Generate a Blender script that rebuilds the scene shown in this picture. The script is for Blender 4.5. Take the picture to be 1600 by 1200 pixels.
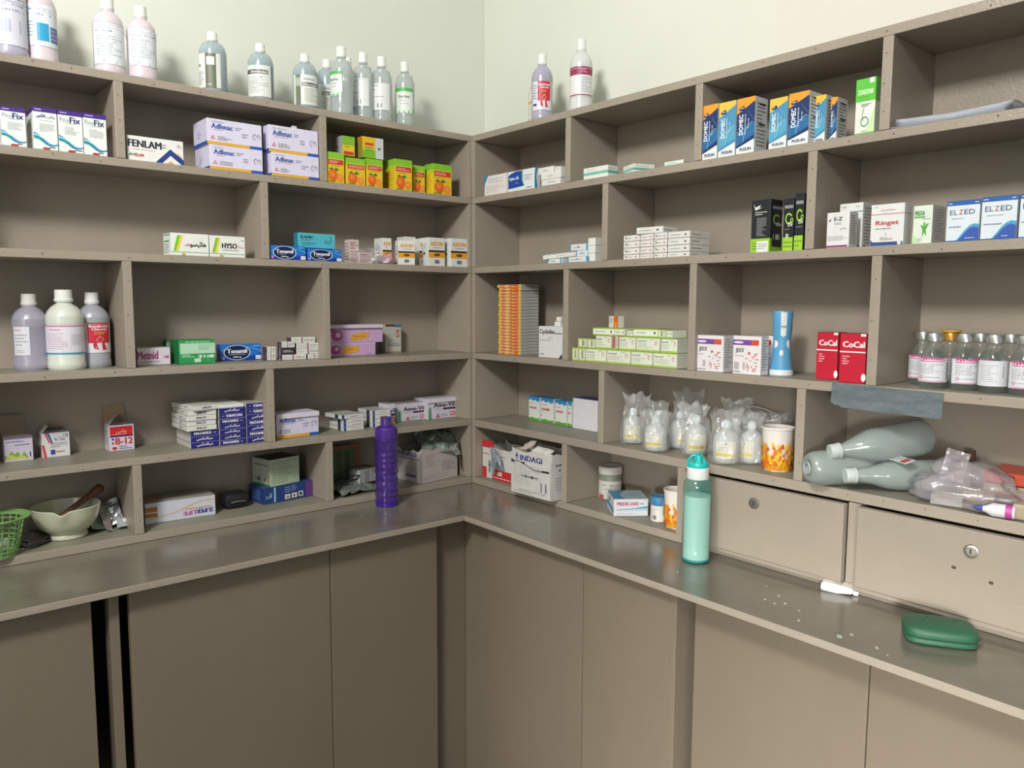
import bpy, bmesh, math, random
from mathutils import Vector, Matrix, noise
PI = math.pi
sc = bpy.context.scene
for _o in list(bpy.data.objects): bpy.data.objects.remove(_o)
COL = sc.collection
rnd = random.Random(11)

# ---------------------------------------------------------------- camera, world, lights, exposure
def hexlin(h):
    h = h.lstrip('#'); out = []
    for i in (0, 2, 4):
        c = int(h[i:i+2], 16)/255
        out.append(c/12.92 if c <= .04045 else ((c+.055)/1.055)**2.4)
    return (*out, 1.0)

cam_d = bpy.data.cameras.new('camera'); cam = bpy.data.objects.new('camera', cam_d); COL.objects.link(cam)
cam_d.sensor_width = 36; cam_d.lens = 27.4877; cam_d.clip_start = .02
_r = Vector((0.76380826, -0.64542863, 0.00433872)); _u = Vector((0.06233744, 0.08045822, 0.99480677)); _f = Vector((0.64242586, 0.75957117, -0.10168902))
cam.matrix_world = Matrix(((_r[0], _u[0], -_f[0], -1.55146), (_r[1], _u[1], -_f[1], -2.03725), (_r[2], _u[2], -_f[2], 1.493294), (0, 0, 0, 1)))
sc.camera = cam
sc.view_settings.view_transform = 'Standard'; sc.view_settings.look = 'None'
sc.view_settings.gamma = 1; sc.view_settings.use_curve_mapping = False
sc.view_settings.exposure = 0.17
sc.cycles.use_denoising = True; sc.cycles.transparent_max_bounces = 48

world = bpy.data.worlds.new('world'); sc.world = world; world.use_nodes = True
bg = world.node_tree.nodes['Background']; bg.inputs[0].default_value = (.86, .94, 1.0, 1); bg.inputs[1].default_value = 0.27

def area(name, loc, target, sx, sy, power, col, spread=180):
    l = bpy.data.lights.new(name, 'AREA'); l.shape = 'RECTANGLE'; l.size = sx; l.size_y = sy; l.energy = power; l.color = col; l.spread = math.radians(spread)
    o = bpy.data.objects.new(name, l); COL.objects.link(o); o.location = loc
    o.rotation_euler = (Vector(target)-Vector(loc)).to_track_quat('-Z', 'Y').to_euler()
    return o
for _a in [('ceiling_lamp', (-2.35, -1.6, 2.95), (-0.5, -0.4, 1.6), 0.42, 0.36, 56, (1.0, 0.985, 0.95)), ('doorway_daylight', (-4.1, -2.6, 1.8), (0, -1.5, 1.5), 1.4, 2.0, 27, (1.0, 0.985, 0.95)), ('added_low_beam', (-3.4, -3.3, 1.1), (-0.2, -1.5, 0.4), 0.5, 0.8, 7, (1.0, 0.985, 0.96), 30)]: area(*_a)  # last entry is an added narrow beam, brightening the lower right doors

# ---------------------------------------------------------------- materials
MATS = {}
def mat(name, col, rough=.55, metal=0, spec=.5, coat=0, emis=None):
    k = ('p', col, rough, metal, spec, coat)
    if k in MATS: return MATS[k]
    m = bpy.data.materials.new(name); m.use_nodes = True; b = m.node_tree.nodes['Principled BSDF']
    b.inputs['Base Color'].default_value = hexlin(col); b.inputs['Roughness'].default_value = rough
    b.inputs['Metallic'].default_value = metal; b.inputs['Specular IOR Level'].default_value = spec
    b.inputs['Coat Weight'].default_value = coat; b.inputs['Coat Roughness'].default_value = .15
    MATS[k] = m; return m
def card(col):            # printed card: faint mottling of the print
    k = ('card', col)
    if k in MATS: return MATS[k]
    m = bpy.data.materials.new('printed_card'); m.use_nodes = True; nt = m.node_tree; b = nt.nodes['Principled BSDF']
    tc = nt.nodes.new('ShaderNodeTexCoord'); n = nt.nodes.new('ShaderNodeTexNoise'); n.inputs['Scale'].default_value = 45; n.inputs['Detail'].default_value = 2
    mx = nt.nodes.new('ShaderNodeMix'); mx.data_type = 'RGBA'; c = hexlin(col)
    mx.inputs[6].default_value = (c[0]*.9, c[1]*.9, c[2]*.9, 1); mx.inputs[7].default_value = (min(1, c[0]*1.04), min(1, c[1]*1.04), min(1, c[2]*1.04), 1)
    nt.links.new(tc.outputs['Object'], n.inputs['Vector']); nt.links.new(n.outputs['Fac'], mx.inputs[0]); nt.links.new(mx.outputs[2], b.inputs['Base Color'])
    b.inputs['Roughness'].default_value = .42; b.inputs['Specular IOR Level'].default_value = .4
    MATS[k] = m; return m
def see(name, col, alpha, rough=.12, bump=0, scale=60, spec=.5):  # thin clear or milky plastic
    k = ('see', name, col, alpha, rough, bump)
    if k in MATS: return MATS[k]
    m = bpy.data.materials.new(name); m.use_nodes = True; nt = m.node_tree; b = nt.nodes['Principled BSDF']
    b.inputs['Base Color'].default_value = hexlin(col); b.inputs['Roughness'].default_value = rough; b.inputs['Specular IOR Level'].default_value = spec
    t = nt.nodes.new('ShaderNodeBsdfTransparent'); c = hexlin(col); t.inputs[0].default_value = (.82+.18*c[0], .82+.18*c[1], .82+.18*c[2], 1)
    g = nt.nodes.new('ShaderNodeBsdfGlossy'); g.inputs['Roughness'].default_value = rough
    lw = nt.nodes.new('ShaderNodeLayerWeight'); lw.inputs['Blend'].default_value = .5
    pw = nt.nodes.new('ShaderNodeMath'); pw.operation = 'POWER'; pw.inputs[1].default_value = 4; nt.links.new(lw.outputs['Facing'], pw.inputs[0])
    f = nt.nodes.new('ShaderNodeMath'); f.operation = 'MULTIPLY_ADD'; f.inputs[1].default_value = .55; f.inputs[2].default_value = .04; nt.links.new(pw.outputs[0], f.inputs[0])
    m1 = nt.nodes.new('ShaderNodeMixShader'); m1.inputs[0].default_value = alpha
    m2 = nt.nodes.new('ShaderNodeMixShader')
    nt.links.new(t.outputs[0], m1.inputs[1]); nt.links.new(b.outputs[0], m1.inputs[2])
    nt.links.new(f.outputs[0], m2.inputs[0]); nt.links.new(m1.outputs[0], m2.inputs[1]); nt.links.new(g.outputs[0], m2.inputs[2])
    nt.links.new(m2.outputs[0], nt.nodes['Material Output'].inputs[0])
    if bump:
        n = nt.nodes.new('ShaderNodeTexNoise'); n.inputs['Scale'].default_value = scale; n.inputs['Detail'].default_value = 3
        tc = nt.nodes.new('ShaderNodeTexCoord'); nt.links.new(tc.outputs['Object'], n.inputs['Vector'])
        bp = nt.nodes.new('ShaderNodeBump'); bp.inputs['Strength'].default_value = bump; bp.inputs['Distance'].default_value = .004
        nt.links.new(n.outputs['Fac'], bp.inputs['Height'])
        for q in (b, g): nt.links.new(bp.outputs[0], q.inputs['Normal'])
    MATS[k] = m; return m
def painted(name, c1, c2, rough, peel, peel_scale, spots=None, coat=0, mott=3.0, stretch=(1, 1, 1)):
    m = bpy.data.materials.new(name); m.use_nodes = True; nt = m.node_tree; b = nt.nodes['Principled BSDF']; L = nt.links.new
    tc = nt.nodes.new('ShaderNodeTexCoord'); mp = nt.nodes.new('ShaderNodeMapping'); mp.inputs['Scale'].default_value = stretch
    L(tc.outputs['Object'], mp.inputs['Vector'])
    n = nt.nodes.new('ShaderNodeTexNoise'); n.inputs['Scale'].default_value = mott; n.inputs['Detail'].default_value = 6; n.inputs['Roughness'].default_value = .62
    L(mp.outputs[0], n.inputs['Vector'])
    r = nt.nodes.new('ShaderNodeMapRange'); r.inputs[1].default_value = .32; r.inputs[2].default_value = .68; L(n.outputs['Fac'], r.inputs[0])
    mx = nt.nodes.new('ShaderNodeMix'); mx.data_type = 'RGBA'; mx.inputs[6].default_value = hexlin(c1); mx.inputs[7].default_value = hexlin(c2); L(r.outputs[0], mx.inputs[0])
    out = mx.outputs[2]
    if spots:
        scl, thr, col = spots
        v = nt.nodes.new('ShaderNodeTexVoronoi'); v.inputs['Scale'].default_value = scl; L(tc.outputs['Object'], v.inputs['Vector'])
        nn = nt.nodes.new('ShaderNodeTexNoise'); nn.inputs['Scale'].default_value = scl*.35; L(tc.outputs['Object'], nn.inputs['Vector'])
        ad = nt.nodes.new('ShaderNodeMath'); ad.operation = 'MULTIPLY_ADD'; ad.inputs[1].default_value = .5; L(nn.outputs['Fac'], ad.inputs[0]); L(v.outputs['Distance'], ad.inputs[2])
        ls = nt.nodes.new('ShaderNodeMath'); ls.operation = 'LESS_THAN'; ls.inputs[1].default_value = thr; L(ad.outputs[0], ls.inputs[0])
        m2 = nt.nodes.new('ShaderNodeMix'); m2.data_type = 'RGBA'; L(ls.outputs[0], m2.inputs[0]); L(out, m2.inputs[6]); m2.inputs[7].default_value = hexlin(col); out = m2.outputs[2]
    L(out, b.inputs['Base Color'])
    b.inputs['Roughness'].default_value = rough; b.inputs['Coat Weight'].default_value = coat; b.inputs['Coat Roughness'].default_value = .12
    p = nt.nodes.new('ShaderNodeTexNoise'); p.inputs['Scale'].default_value = peel_scale; p.inputs['Detail'].default_value = 3; L(tc.outputs['Object'], p.inputs['Vector'])
    bp = nt.nodes.new('ShaderNodeBump'); bp.inputs['Strength'].default_value = peel; bp.inputs['Distance'].default_value = .003
    L(p.outputs['Fac'], bp.inputs['Height']); L(bp.outputs[0], b.inputs['Normal']); L(bp.outputs[0], b.inputs['Coat Normal'])
    return m
M_SHELF = painted('shelf_paint', '#968c7f', '#a29789', .34, .3, 170, spots=(16, .17, '#5f5344'), mott=2.2)
M_DOOR = painted('shaded_cabinet_paint', '#736859', '#7f7465', .4, .25, 150, spots=(9, .16, '#4d4234'), mott=1.4, stretch=(1, 1, .35))  # kept darker: shade on the lower left doors is put into this colour
M_TOP = painted('worktop_paint', '#6a645a', '#7b7569', .2, .12, 60, spots=(11, .17, '#4a4035'), coat=.25, mott=5)
M_WALL = painted('wall_paint', '#d3d7cc', '#dbded4', .7, .12, 40, mott=.9)
M_WALL2 = painted('wall_paint_warm', '#d6d3c9', '#dcd9cf', .7, .12, 40, mott=.9)
M_DARK = mat('dark_interior', '#3a342c', .8)
M_STEEL = mat('worn_steel', '#a8a49c', .3, 1)
M_NAIL = mat('nail_dark', '#4a4238', .6)

# ---------------------------------------------------------------- mesh helpers
def bx(bm, x0, x1, y0, y1, z0, z1, bev=0):
    vs = [bm.verts.new((x, y, z)) for z in (z0, z1) for y in (y0, y1) for x in (x0, x1)]
    fs = [bm.faces.new([vs[i] for i in f]) for f in ((0, 2, 3, 1), (4, 5, 7, 6), (0, 1, 5, 4), (2, 6, 7, 3), (0, 4, 6, 2), (1, 3, 7, 5))]
    if bev:
        es = list({e for f in fs for e in f.edges})
        bmesh.ops.bevel(bm, geom=es, offset=bev, segments=2, profile=.5, affect='EDGES')
def obj(name, bm, m, parent=None, smooth=False, loc=None, rot=None):
    me = bpy.data.meshes.new(name); bm.normal_update(); bm.to_mesh(me); bm.free()
    for mm in (m if isinstance(m, (list, tuple)) else [m]): me.materials.append(mm)
    if smooth: me.shade_smooth()
    o = bpy.data.objects.new(name, me); COL.objects.link(o)
    if parent: o.parent = parent
    if loc: o.location = loc
    if rot: o.rotation_euler = rot
    return o
def box(name, x0, x1, y0, y1, z0, z1, m, parent=None, bev=.0012):
    bm = bmesh.new(); cx, cy, cz = (x0+x1)/2, (y0+y1)/2, (z0+z1)/2
    bx(bm, x0-cx, x1-cx, y0-cy, y1-cy, z0-cz, z1-cz, bev)
    return obj(name, bm, m, parent, loc=(cx, cy, cz))
def tag(o, label, cat, group=None):
    o['label'] = label; o['category'] = cat
    if group: o['group'] = group
    return o
def thing(name, label, cat, loc=(0, 0, 0), rz=0, group=None, rot=None):
    o = bpy.data.objects.new(name, None); COL.objects.link(o); o.location = loc; o.rotation_euler = rot or (0, 0, rz); o.empty_display_size = .02
    return tag(o, label, cat, group)
def struct(o): o['kind'] = 'structure'; return o
def smooth_by(o, ang=40):
    me = o.data; me.shade_smooth(); bm = bmesh.new(); bm.from_mesh(me)
    for e in bm.edges:
        if len(e.link_faces) == 2 and e.calc_face_angle(0) > math.radians(ang): e.smooth = False
    bm.to_mesh(me); bm.free(); return o
def lathe(bm, prof, seg=28, wob=None, cap=True, cx=0, cy=0, sx=1, sy=1):
    rings = []
    for k, (r, z) in enumerate(prof):
        ring = []
        for i in range(seg):
            a = 2*PI*i/seg; rr = r
            if wob: rr = r*wob(a, z, k)
            ring.append(bm.verts.new((cx+rr*math.cos(a)*sx, cy+rr*math.sin(a)*sy, z)))
        rings.append(ring)
    for a, b in zip(rings, rings[1:]):
        for i in range(seg): bm.faces.new((a[i], a[(i+1) % seg], b[(i+1) % seg], b[i]))
    if cap:
        if prof[0][0] > 1e-5: bm.faces.new(rings[0][::-1])
        if prof[-1][0] > 1e-5: bm.faces.new(rings[-1])
    return rings
def lobj(name, prof, m, parent, seg=28, ang=35, **k):
    bm = bmesh.new(); lathe(bm, prof, seg, **k)
    return smooth_by(obj(name, bm, m, parent), ang)
def tube(bm, pts, r, seg=8):
    prev = None; rings = []
    pts = [Vector(p) for p in pts]
    for i, p in enumerate(pts):
        t = (pts[min(i+1, len(pts)-1)]-pts[max(i-1, 0)]).normalized()
        a = t.orthogonal().normalized() if prev is None else (prev-t*prev.dot(t)).normalized()
        prev = a; b = t.cross(a)
        rr = r(i/(len(pts)-1)) if callable(r) else r
        rings.append([bm.verts.new(p+(a*math.cos(2*PI*k/seg)+b*math.sin(2*PI*k/seg))*rr) for k in range(seg)])
    for x, y in zip(rings, rings[1:]):
        for k in range(seg): bm.faces.new((x[k], x[(k+1) % seg], y[(k+1) % seg], y[k]))
    bm.faces.new(rings[0][::-1]); bm.faces.new(rings[-1])
def W(side, s, d, z): return (-s, d, z) if side == 'L' else (d, -s, z)
RZ = {'L': 0.0, 'R': -PI/2}

# ---------------------------------------------------------------- flat print on faces
TXT = {}
FRM = {c: f for c, f in zip('اآبپتٹثجچحخدڈرڑزسشصضطعغفقکگلمنوہھیئے', (
 (0xFE8D, 0xFE8E), (0xFE81, 0xFE82), (0xFE8F, 0xFE90, 0xFE91, 0xFE92), (0xFB56, 0xFB57, 0xFB58, 0xFB59), (0xFE95, 0xFE96, 0xFE97, 0xFE98), (0xFB66, 0xFB67, 0xFB68, 0xFB69), (0xFE99, 0xFE9A, 0xFE9B, 0xFE9C),
 (0xFE9D, 0xFE9E, 0xFE9F, 0xFEA0), (0xFB7A, 0xFB7B, 0xFB7C, 0xFB7D), (0xFEA1, 0xFEA2, 0xFEA3, 0xFEA4), (0xFEA5, 0xFEA6, 0xFEA7, 0xFEA8), (0xFEA9, 0xFEAA), (0xFB88, 0xFB89), (0xFEAD, 0xFEAE), (0xFB8C, 0xFB8D), (0xFEAF, 0xFEB0),
 (0xFEB1, 0xFEB2, 0xFEB3, 0xFEB4), (0xFEB5, 0xFEB6, 0xFEB7, 0xFEB8), (0xFEB9, 0xFEBA, 0xFEBB, 0xFEBC), (0xFEBD, 0xFEBE, 0xFEBF, 0xFEC0), (0xFEC1, 0xFEC2, 0xFEC3, 0xFEC4), (0xFEC9, 0xFECA, 0xFECB, 0xFECC), (0xFECD, 0xFECE, 0xFECF, 0xFED0),
 (0xFED1, 0xFED2, 0xFED3, 0xFED4), (0xFED5, 0xFED6, 0xFED7, 0xFED8), (0xFB8E, 0xFB8F, 0xFB90, 0xFB91), (0xFB92, 0xFB93, 0xFB94, 0xFB95), (0xFEDD, 0xFEDE, 0xFEDF, 0xFEE0), (0xFEE1, 0xFEE2, 0xFEE3, 0xFEE4), (0xFEE5, 0xFEE6, 0xFEE7, 0xFEE8),
 (0xFEED, 0xFEEE), (0xFBA6, 0xFBA7, 0xFBA8, 0xFBA9), (0xFBAA, 0xFBAB, 0xFBAC, 0xFBAD), (0xFBFC, 0xFBFD, 0xFBFE, 0xFBFF), (0xFE89, 0xFE8A, 0xFE8B, 0xFE8C), (0xFBAE, 0xFBAF)))}
def urdu(s):
    out = []
    for i, c in enumerate(s):
        if c not in FRM: out.append(c); continue
        f = FRM[c]; pj = i > 0 and s[i-1] in FRM and len(FRM[s[i-1]]) == 4
        nj = len(f) == 4 and i+1 < len(s) and s[i+1] in FRM
        out.append(chr(f[3] if pj and nj else f[1] if pj else f[2] if nj else f[0]))
    return ''.join(reversed(out))
def text_mesh(s, bold):
    if (s, bold) in TXT: return TXT[(s, bold)]
    c = bpy.data.curves.new('t', 'FONT'); c.body = s; c.resolution_u = 2; c.offset = 0
    o = bpy.data.objects.new('t', c); COL.objects.link(o); bpy.context.view_layer.update()
    m = bpy.data.meshes.new_from_object(o.evaluated_get(bpy.context.evaluated_depsgraph_get()))
    vs = [(v.co.x, v.co.y) for v in m.vertices]; fs = [tuple(p.vertices) for p in m.polygons]
    bpy.data.objects.remove(o); bpy.data.curves.remove(c); bpy.data.meshes.remove(m)
    x0 = min(v[0] for v in vs); x1 = max(v[0] for v in vs); y0 = min(v[1] for v in vs); y1 = max(v[1] for v in vs)
    vs = [((x-x0)/(x1-x0), (y-y0)/max(1e-6, y1-y0)) for x, y in vs]
    TXT[(s, bold)] = (vs, fs); return TXT[(s, bold)]
class Art:
    def __init__(self): self.v = []; self.f = []; self.mi = []; self.mats = []; self.n = 0
    def m(self, col):
        if col not in self.mats: self.mats.append(col)
        return self.mats.index(col)
    def add(self, pts, faces, col, mp):
        b = len(self.v); self.v += [mp(x, y, self.n) for x, y in pts]; k = self.m(col)
        for f in faces: self.f.append([b+i for i in f]); self.mi.append(k)
        self.n += 1
    def ops(self, ops, mp, seed=1, cols=1):
        rr = random.Random(seed); self.n = 0
        for op in ops:
            t = op[0]
            if t == 'r':
                _, x0, y0, x1, y1, c = op; n = max(1, round(cols*(x1-x0)))
                p = []; f = []
                for i in range(n+1): x = x0+(x1-x0)*i/n; p += [(x, y0), (x, y1)]
                for i in range(n): f.append((2*i, 2*i+2, 2*i+3, 2*i+1))
                self.add(p, f, c, mp)
            elif t == 'p': self.add(op[1], [tuple(range(len(op[1])))], op[2], mp)
            elif t == 'e':
                _, cx, cy, rx, ry, c = op; n = 20
                self.add([(cx+rx*math.cos(2*PI*i/n), cy+ry*math.sin(2*PI*i/n)) for i in range(n)], [tuple(range(n))], c, mp)
            elif t == 'ring':
                _, cx, cy, rx, ry, w, c, a0, a1 = op; n = 18; p = []; f = []
                for i in range(n+1):
                    a = math.radians(a0+(a1-a0)*i/n); p += [(cx+rx*math.cos(a), cy+ry*math.sin(a)), (cx+rx*w*math.cos(a), cy+ry*w*math.sin(a))]
                for i in range(n): f.append((2*i, 2*i+2, 2*i+3, 2*i+1))
                self.add(p, f, c, mp)
            elif t == 'w':      # wave band: x0,x1, list of (y_low,y_high) samples
                _, x0, x1, ys, c = op; n = len(ys)-1; p = []
                for i, (a, b) in enumerate(ys): x = x0+(x1-x0)*i/n; p += [(x, a), (x, b)]
                self.add(p, [(2*i, 2*i+2, 2*i+3, 2*i+1) for i in range(n)], c, mp)
            elif t in ('t', 'tb', 'tu', 'tv'):   # text in a rectangle; u upside down, v reading upwards
                _, s, x0, y0, x1, y1, c = op; vs, fs = text_mesh(s, t != 't')
                if t == 'tu': q = [(x1-(x1-x0)*x, y1-(y1-y0)*y) for x, y in vs]
                elif t == 'tv': q = [(x1-(x1-x0)*y, y0+(y1-y0)*x) for x, y in vs]
                else: q = [(x0+(x1-x0)*x, y0+(y1-y0)*y) for x, y in vs]
                if t == 't': self.add(q, fs, c, mp)
                else:      # heavier weight: shifted copies a hair apart
                    n0 = self.n; ex = .16*abs(x1-x0)/max(3, len(s)*1.0)*(.5 if t == 'tv' else 1)*.55; ey = .035*abs(y1-y0)
                    if t == 'tv': ex, ey = .05*abs(x1-x0), .16*abs(y1-y0)/max(3, len(s))*.5
                    for i, (dx, dy) in enumerate(((-ex, 0), (ex, 0), (0, ey))):
                        self.n = n0+.3*i; self.add([(x+dx, y+dy) for x, y in q], fs, c, mp)
                    self.n = n0+1.2
            elif t == 'f':      # rows of unreadable small print
                _, x0, y0, x1, y1, n, c = op; p = []; f = []
                for i in range(n):
                    y = y1-(y1-y0)*(i+.5)/n; h = (y1-y0)/n*.19; x = x0; end = x1-(x1-x0)*rr.choice((0, .05, .25, .4))
                    while x < end:
                        l = (x1-x0)*rr.uniform(.06, .2); b = len(p); xe = min(end, x+l)
                        p += [(x, y-h), (xe, y-h), (xe, y+h), (x, y+h)]; f.append((b, b+1, b+2, b+3)); x = xe+(x1-x0)*.03
                self.add(p, f, c, mp)
            elif t == 'bars':
                _, x0, y0, x1, y1, n, c = op; p = []; f = []
                for i in range(n):
                    if rr.random() < .35: continue
                    a = x0+(x1-x0)*i/n; b = len(p); w = (x1-x0)/n*rr.uniform(.4, .95)
                    p += [(a, y0), (a+w, y0), (a+w, y1), (a, y1)]; f.append((b, b+1, b+2, b+3))
                self.add(p, f, c, mp)
    def build(self, name, parent):
        if not self.f: return None
        me = bpy.data.meshes.new(name); me.from_pydata(self.v, [], self.f)
        for c in self.mats: me.materials.append(card(c))
        me.polygons.foreach_set('material_index', self.mi); me.update()
        o = bpy.data.objects.new(name, me); COL.objects.link(o); o.parent = parent; return o
EPS = .00035; STEP = .00007
def face_map(face, w, D, h):
    def mp(x, y, n):
        e = EPS+STEP*n
        if face == 'F': return (-w/2+w*x, -D/2-e, h*y)
        if face == 'R': return (w/2+e, -D/2+D*x, h*y)
        if face == 'L': return (-w/2-e, D/2-D*x, h*y)
        return (-w/2+w*x, -D/2+D*y, h+e)
    return mp
def cyl_map(r, a0, a1, z0, z1):   # x across from angle a0 to a1, y from z0 to z1
    def mp(x, y, n):
        a = a0+(a1-a0)*x; rr = r+EPS+STEP*n
        return (rr*math.cos(a), rr*math.sin(a), z0+(z1-z0)*y)
    return mp
# ---------------------------------------------------------------- room shell
Z = [2.0263, 1.8313, 1.6105, 1.3343, 1.1143, 0.9216]; T = .0191; DL = .1805; DR = .1907; OL = .3056; OR = .262; ZW = .9
CEIL = 3.15; X0, Y0 = -4.2, -5.0
WX, WY = DR+.006, DL+.006
struct(box('wall_left', X0, WX+.1, WY, WY+.1, 0, CEIL, M_WALL, bev=0))
struct(box('wall_right', WX, WX+.1, Y0, WY-.0005, 0, CEIL, M_WALL, bev=0))
struct(box('trim_1', WX-.004, WX-.0005, Y0, -.9503, Z[0]+.004, CEIL-.002, M_WALL2, bev=0))
M_FLOOR = painted('floor_terrazzo', '#7a746a', '#8c867c', .4, .1, 60, mott=14)
M_CEIL = mat('ceiling_paint', '#e8e6de', .8)
struct(box('floor', X0, WX+.1, Y0, WY+.1, -.1, 0, M_FLOOR, bev=0))
struct(box('ceiling', X0, WX+.1, Y0, WY+.1, CEIL, CEIL+.1, M_CEIL, bev=0))
struct(box('wall_side', X0-.1, X0, Y0, WY+.1, 0, CEIL, M_WALL, bev=0))

# ---------------------------------------------------------------- shelving
LEN = {'L': 2.075, 'R': 1.756}; DEP = {'L': DL, 'R': DR}
M_DUST = painted('dusty_shelf_top', '#7d796c', '#8b8778', .45, .15, 90, spots=(14, .15, '#6a6050'), mott=6)
def dusty_top(o, edge=None):
    o.data.materials.append(M_DUST if edge is None else edge)
    for f in o.data.polygons:
        if (edge is None and f.normal.z > .9) or (edge is not None and abs(f.normal.z) < .5): f.material_index = 1
    return o
def part_box(parent, name, s0, s1, d0, d1, z0, z1, m=M_SHELF, bev=.0012):
    # parent frame: X to the viewer's right, Y into the depth, origin at the corner of the shelves
    return box(name, -s1 if parent['sd'] == 'L' else s0, -s0 if parent['sd'] == 'L' else s1, d0, d1, z0, z1, m, parent, bev)
units = {}
for sd, lab in (('L', 'brown-grey painted open shelving unit on the left wall, above the worktop'), ('R', 'brown-grey painted open shelving unit on the right wall, above worktop and drawers')):
    u = thing('shelving_unit', lab, 'shelves', (0, 0, 0), RZ[sd]); u['sd'] = sd; units[sd] = u
    L = LEN[sd]; D = DEP[sd]
    for i in range(6):
        z1 = Z[i]; z0 = z1-T
        if i == 5: z0 = ZW+.0006
        s0 = .0004 if sd == 'L' else -.003
        if i == 4 and sd == 'R':
            dusty_top(part_box(u, 'shelf_board', s0, L, .0006, D-.0004, z1-.0225, z1))
        else: dusty_top(part_box(u, 'shelf_board', s0, L, .0006, D-.0004, z0, z1))
    part_box(u, 'back_panel', 0, L, D, D+.004, ZW+.001, Z[0], bev=0)
    # end panels at the corner and dividers
    rows = {'L': [(.517, 1.0375), (.6905,), (.5165, 1.036), (.688,), (.5165, 1.034)],
            'R': [(.4385, .876, 1.3135), (.582, 1.168), (.4365, .8735, 1.313), (.579, 1.1645), (.4375, .8545)]}[sd]
    far = {'L': [1.555, 1.381, 1.555, 1.381, 1.555], 'R': [None]*5}[sd]
    for k in range(5):
        zt = Z[k]-T-(0) - .0004; zb = Z[k+1]+.0004
        if sd == 'R' and k == 4: zt = Z[k]-.0229
        part_box(u, 'end_panel', .0003 if sd == 'L' else -.003, .0125, .0008, D-.0006, zb, zt)
        for s in rows[k]+((far[k],) if far[k] else ()):
            w = .0235 if sd == 'R' and k == 4 and s > .8 else .0205
            part_box(u, 'divider', s-w/2, s+w/2, -.0006, D-.0006, zb, zt)
        part_box(u, 'end_panel', L-.02, L-.0005, .0008, D-.0006, zb, zt)
    # nail heads along the board fronts (a pixel or two each)
    bm = bmesh.new()
    for i in range(5):
        s = .12
        while s < L-.05:
            z = Z[i]-T*.5+rnd.uniform(-.003, .003); x = -s if sd == 'L' else s
            bmesh.ops.create_circle(bm, cap_ends=True, radius=.0013, segments=8, matrix=Matrix.Translation((x, -.0012, z)) @ Matrix.Rotation(PI/2, 4, 'X'))
            s += rnd.uniform(.07, .2)
        for s in rows[i] if i < 5 else ():
            for q in (.2, .5, .82):
                z = Z[i+1]+(Z[i]-Z[i+1]-T)*q; x = -s if sd == 'L' else s
                bmesh.ops.create_circle(bm, cap_ends=True, radius=.0013, segments=8, matrix=Matrix.Translation((x+rnd.uniform(-.004, .004), -.0016, z)) @ Matrix.Rotation(PI/2, 4, 'X'))
    nh = obj('nail_heads', bm, M_NAIL, u); nh['kind'] = 'stuff'

# drawers hang under the fourth shelf on the right
def lock(parent, x, z, y):
    bm = bmesh.new(); lathe(bm, [(.0125, 0), (.0125, .003), (.0115, .0045), (.0085, .0048), (.008, .0038), (0, .0038)], 24)
    o = obj('lock', bm, M_STEEL, parent, loc=(x, y, z), rot=(PI/2, 0, .3)); smooth_by(o, 30)
    return o
for i, (s0, s1, lk, lab) in enumerate([(.8655, 1.2795, (1.0728, 1.0494), 'painted drawer front with round lock, left of the two, behind the teal bottle'), (1.3075, 1.7335, (1.5208, 1.0499), 'painted drawer front with shiny round lock, right of the two')]):
    t = thing('drawer', lab, 'drawer', W('R', (s0+s1)/2, -.018, .9135), RZ['R'], 'lockable drawers under the right shelves')
    w = (s1-s0)/2
    fp = box('front_panel', -w, w, 0, .017, .0095, .174, M_SHELF, t, bev=.0015); fl = fp.location.copy()
    box('bottom_rail', -w, w, .003, .017, 0, .009, M_SHELF, t)
    x = lk[0]-(s0+s1)/2; lo = lock(fp, x, lk[1]-.9135, -.0002); lo.location -= fl
    box('keyhole', x-.0012, x+.0012, -.0054, -.0046, lk[1]-.9135-.005, lk[1]-.9135+.005, M_DARK, fp, bev=0).location -= fl
    for (s, z) in ([(1.0177, 1.0005), (1.123, 1.0016)] if i == 0 else [(1.493, 1.012), (1.556, 1.0)]):
        bm = bmesh.new(); lathe(bm, [(.008, 0), (.0078, .0008), (.006, .001), (.0055, .0004), (.003, .0003), (0, .0002)], 18)
        smooth_by(obj('filled_knob_hole', bm, M_SHELF if i == 0 else M_NAIL, fp, loc=Vector((s-(s0+s1)/2, -.0002, z-.9135))-fl, rot=(PI/2, 0, 0)), 30).scale = (1, 1, 1) if i == 0 else (.55, .4, .5)
u = units['R']
up = part_box(u, 'drawer_upright', 1.281, 1.306, -.002, .1, ZW+.0225, ZW+.1905)
part_box(u, 'groove_strip', 1.298, 1.305, -.006, -.0024, ZW+.0225, ZW+.1905)

# worktops: two boards meeting in a visible joint near the corner
def prism(bm, pts, z0, z1, bev=0):
    a = [bm.verts.new((x, y, z0)) for x, y in pts]; b = [bm.verts.new((x, y, z1)) for x, y in pts]; n = len(pts)
    bm.faces.new(a[::-1]); bm.faces.new(b)
    for i in range(n): bm.faces.new((a[i], a[(i+1) % n], b[(i+1) % n], b[i]))
    if bev: bmesh.ops.bevel(bm, geom=[e for e in bm.edges], offset=bev, segments=2, profile=.5, affect='EDGES')
bm = bmesh.new(); prism(bm, [(-2.075, -OL), (-.2628, -OL), (-.2330, -.29), (-.2330, DL), (-2.075, DL)], ZW-.016, ZW, .0018)
tag(dusty_top(obj('worktop', bm, M_TOP), M_SHELF), 'long painted worktop board under the left shelves', 'worktop')
bm = bmesh.new(); prism(bm, [(-.262, -1.85), (-.262, -OL), (-.2318, -.29), (-.2318, DL), (DR, DL), (DR, -1.85)], ZW-.016, ZW, .0018)
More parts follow.
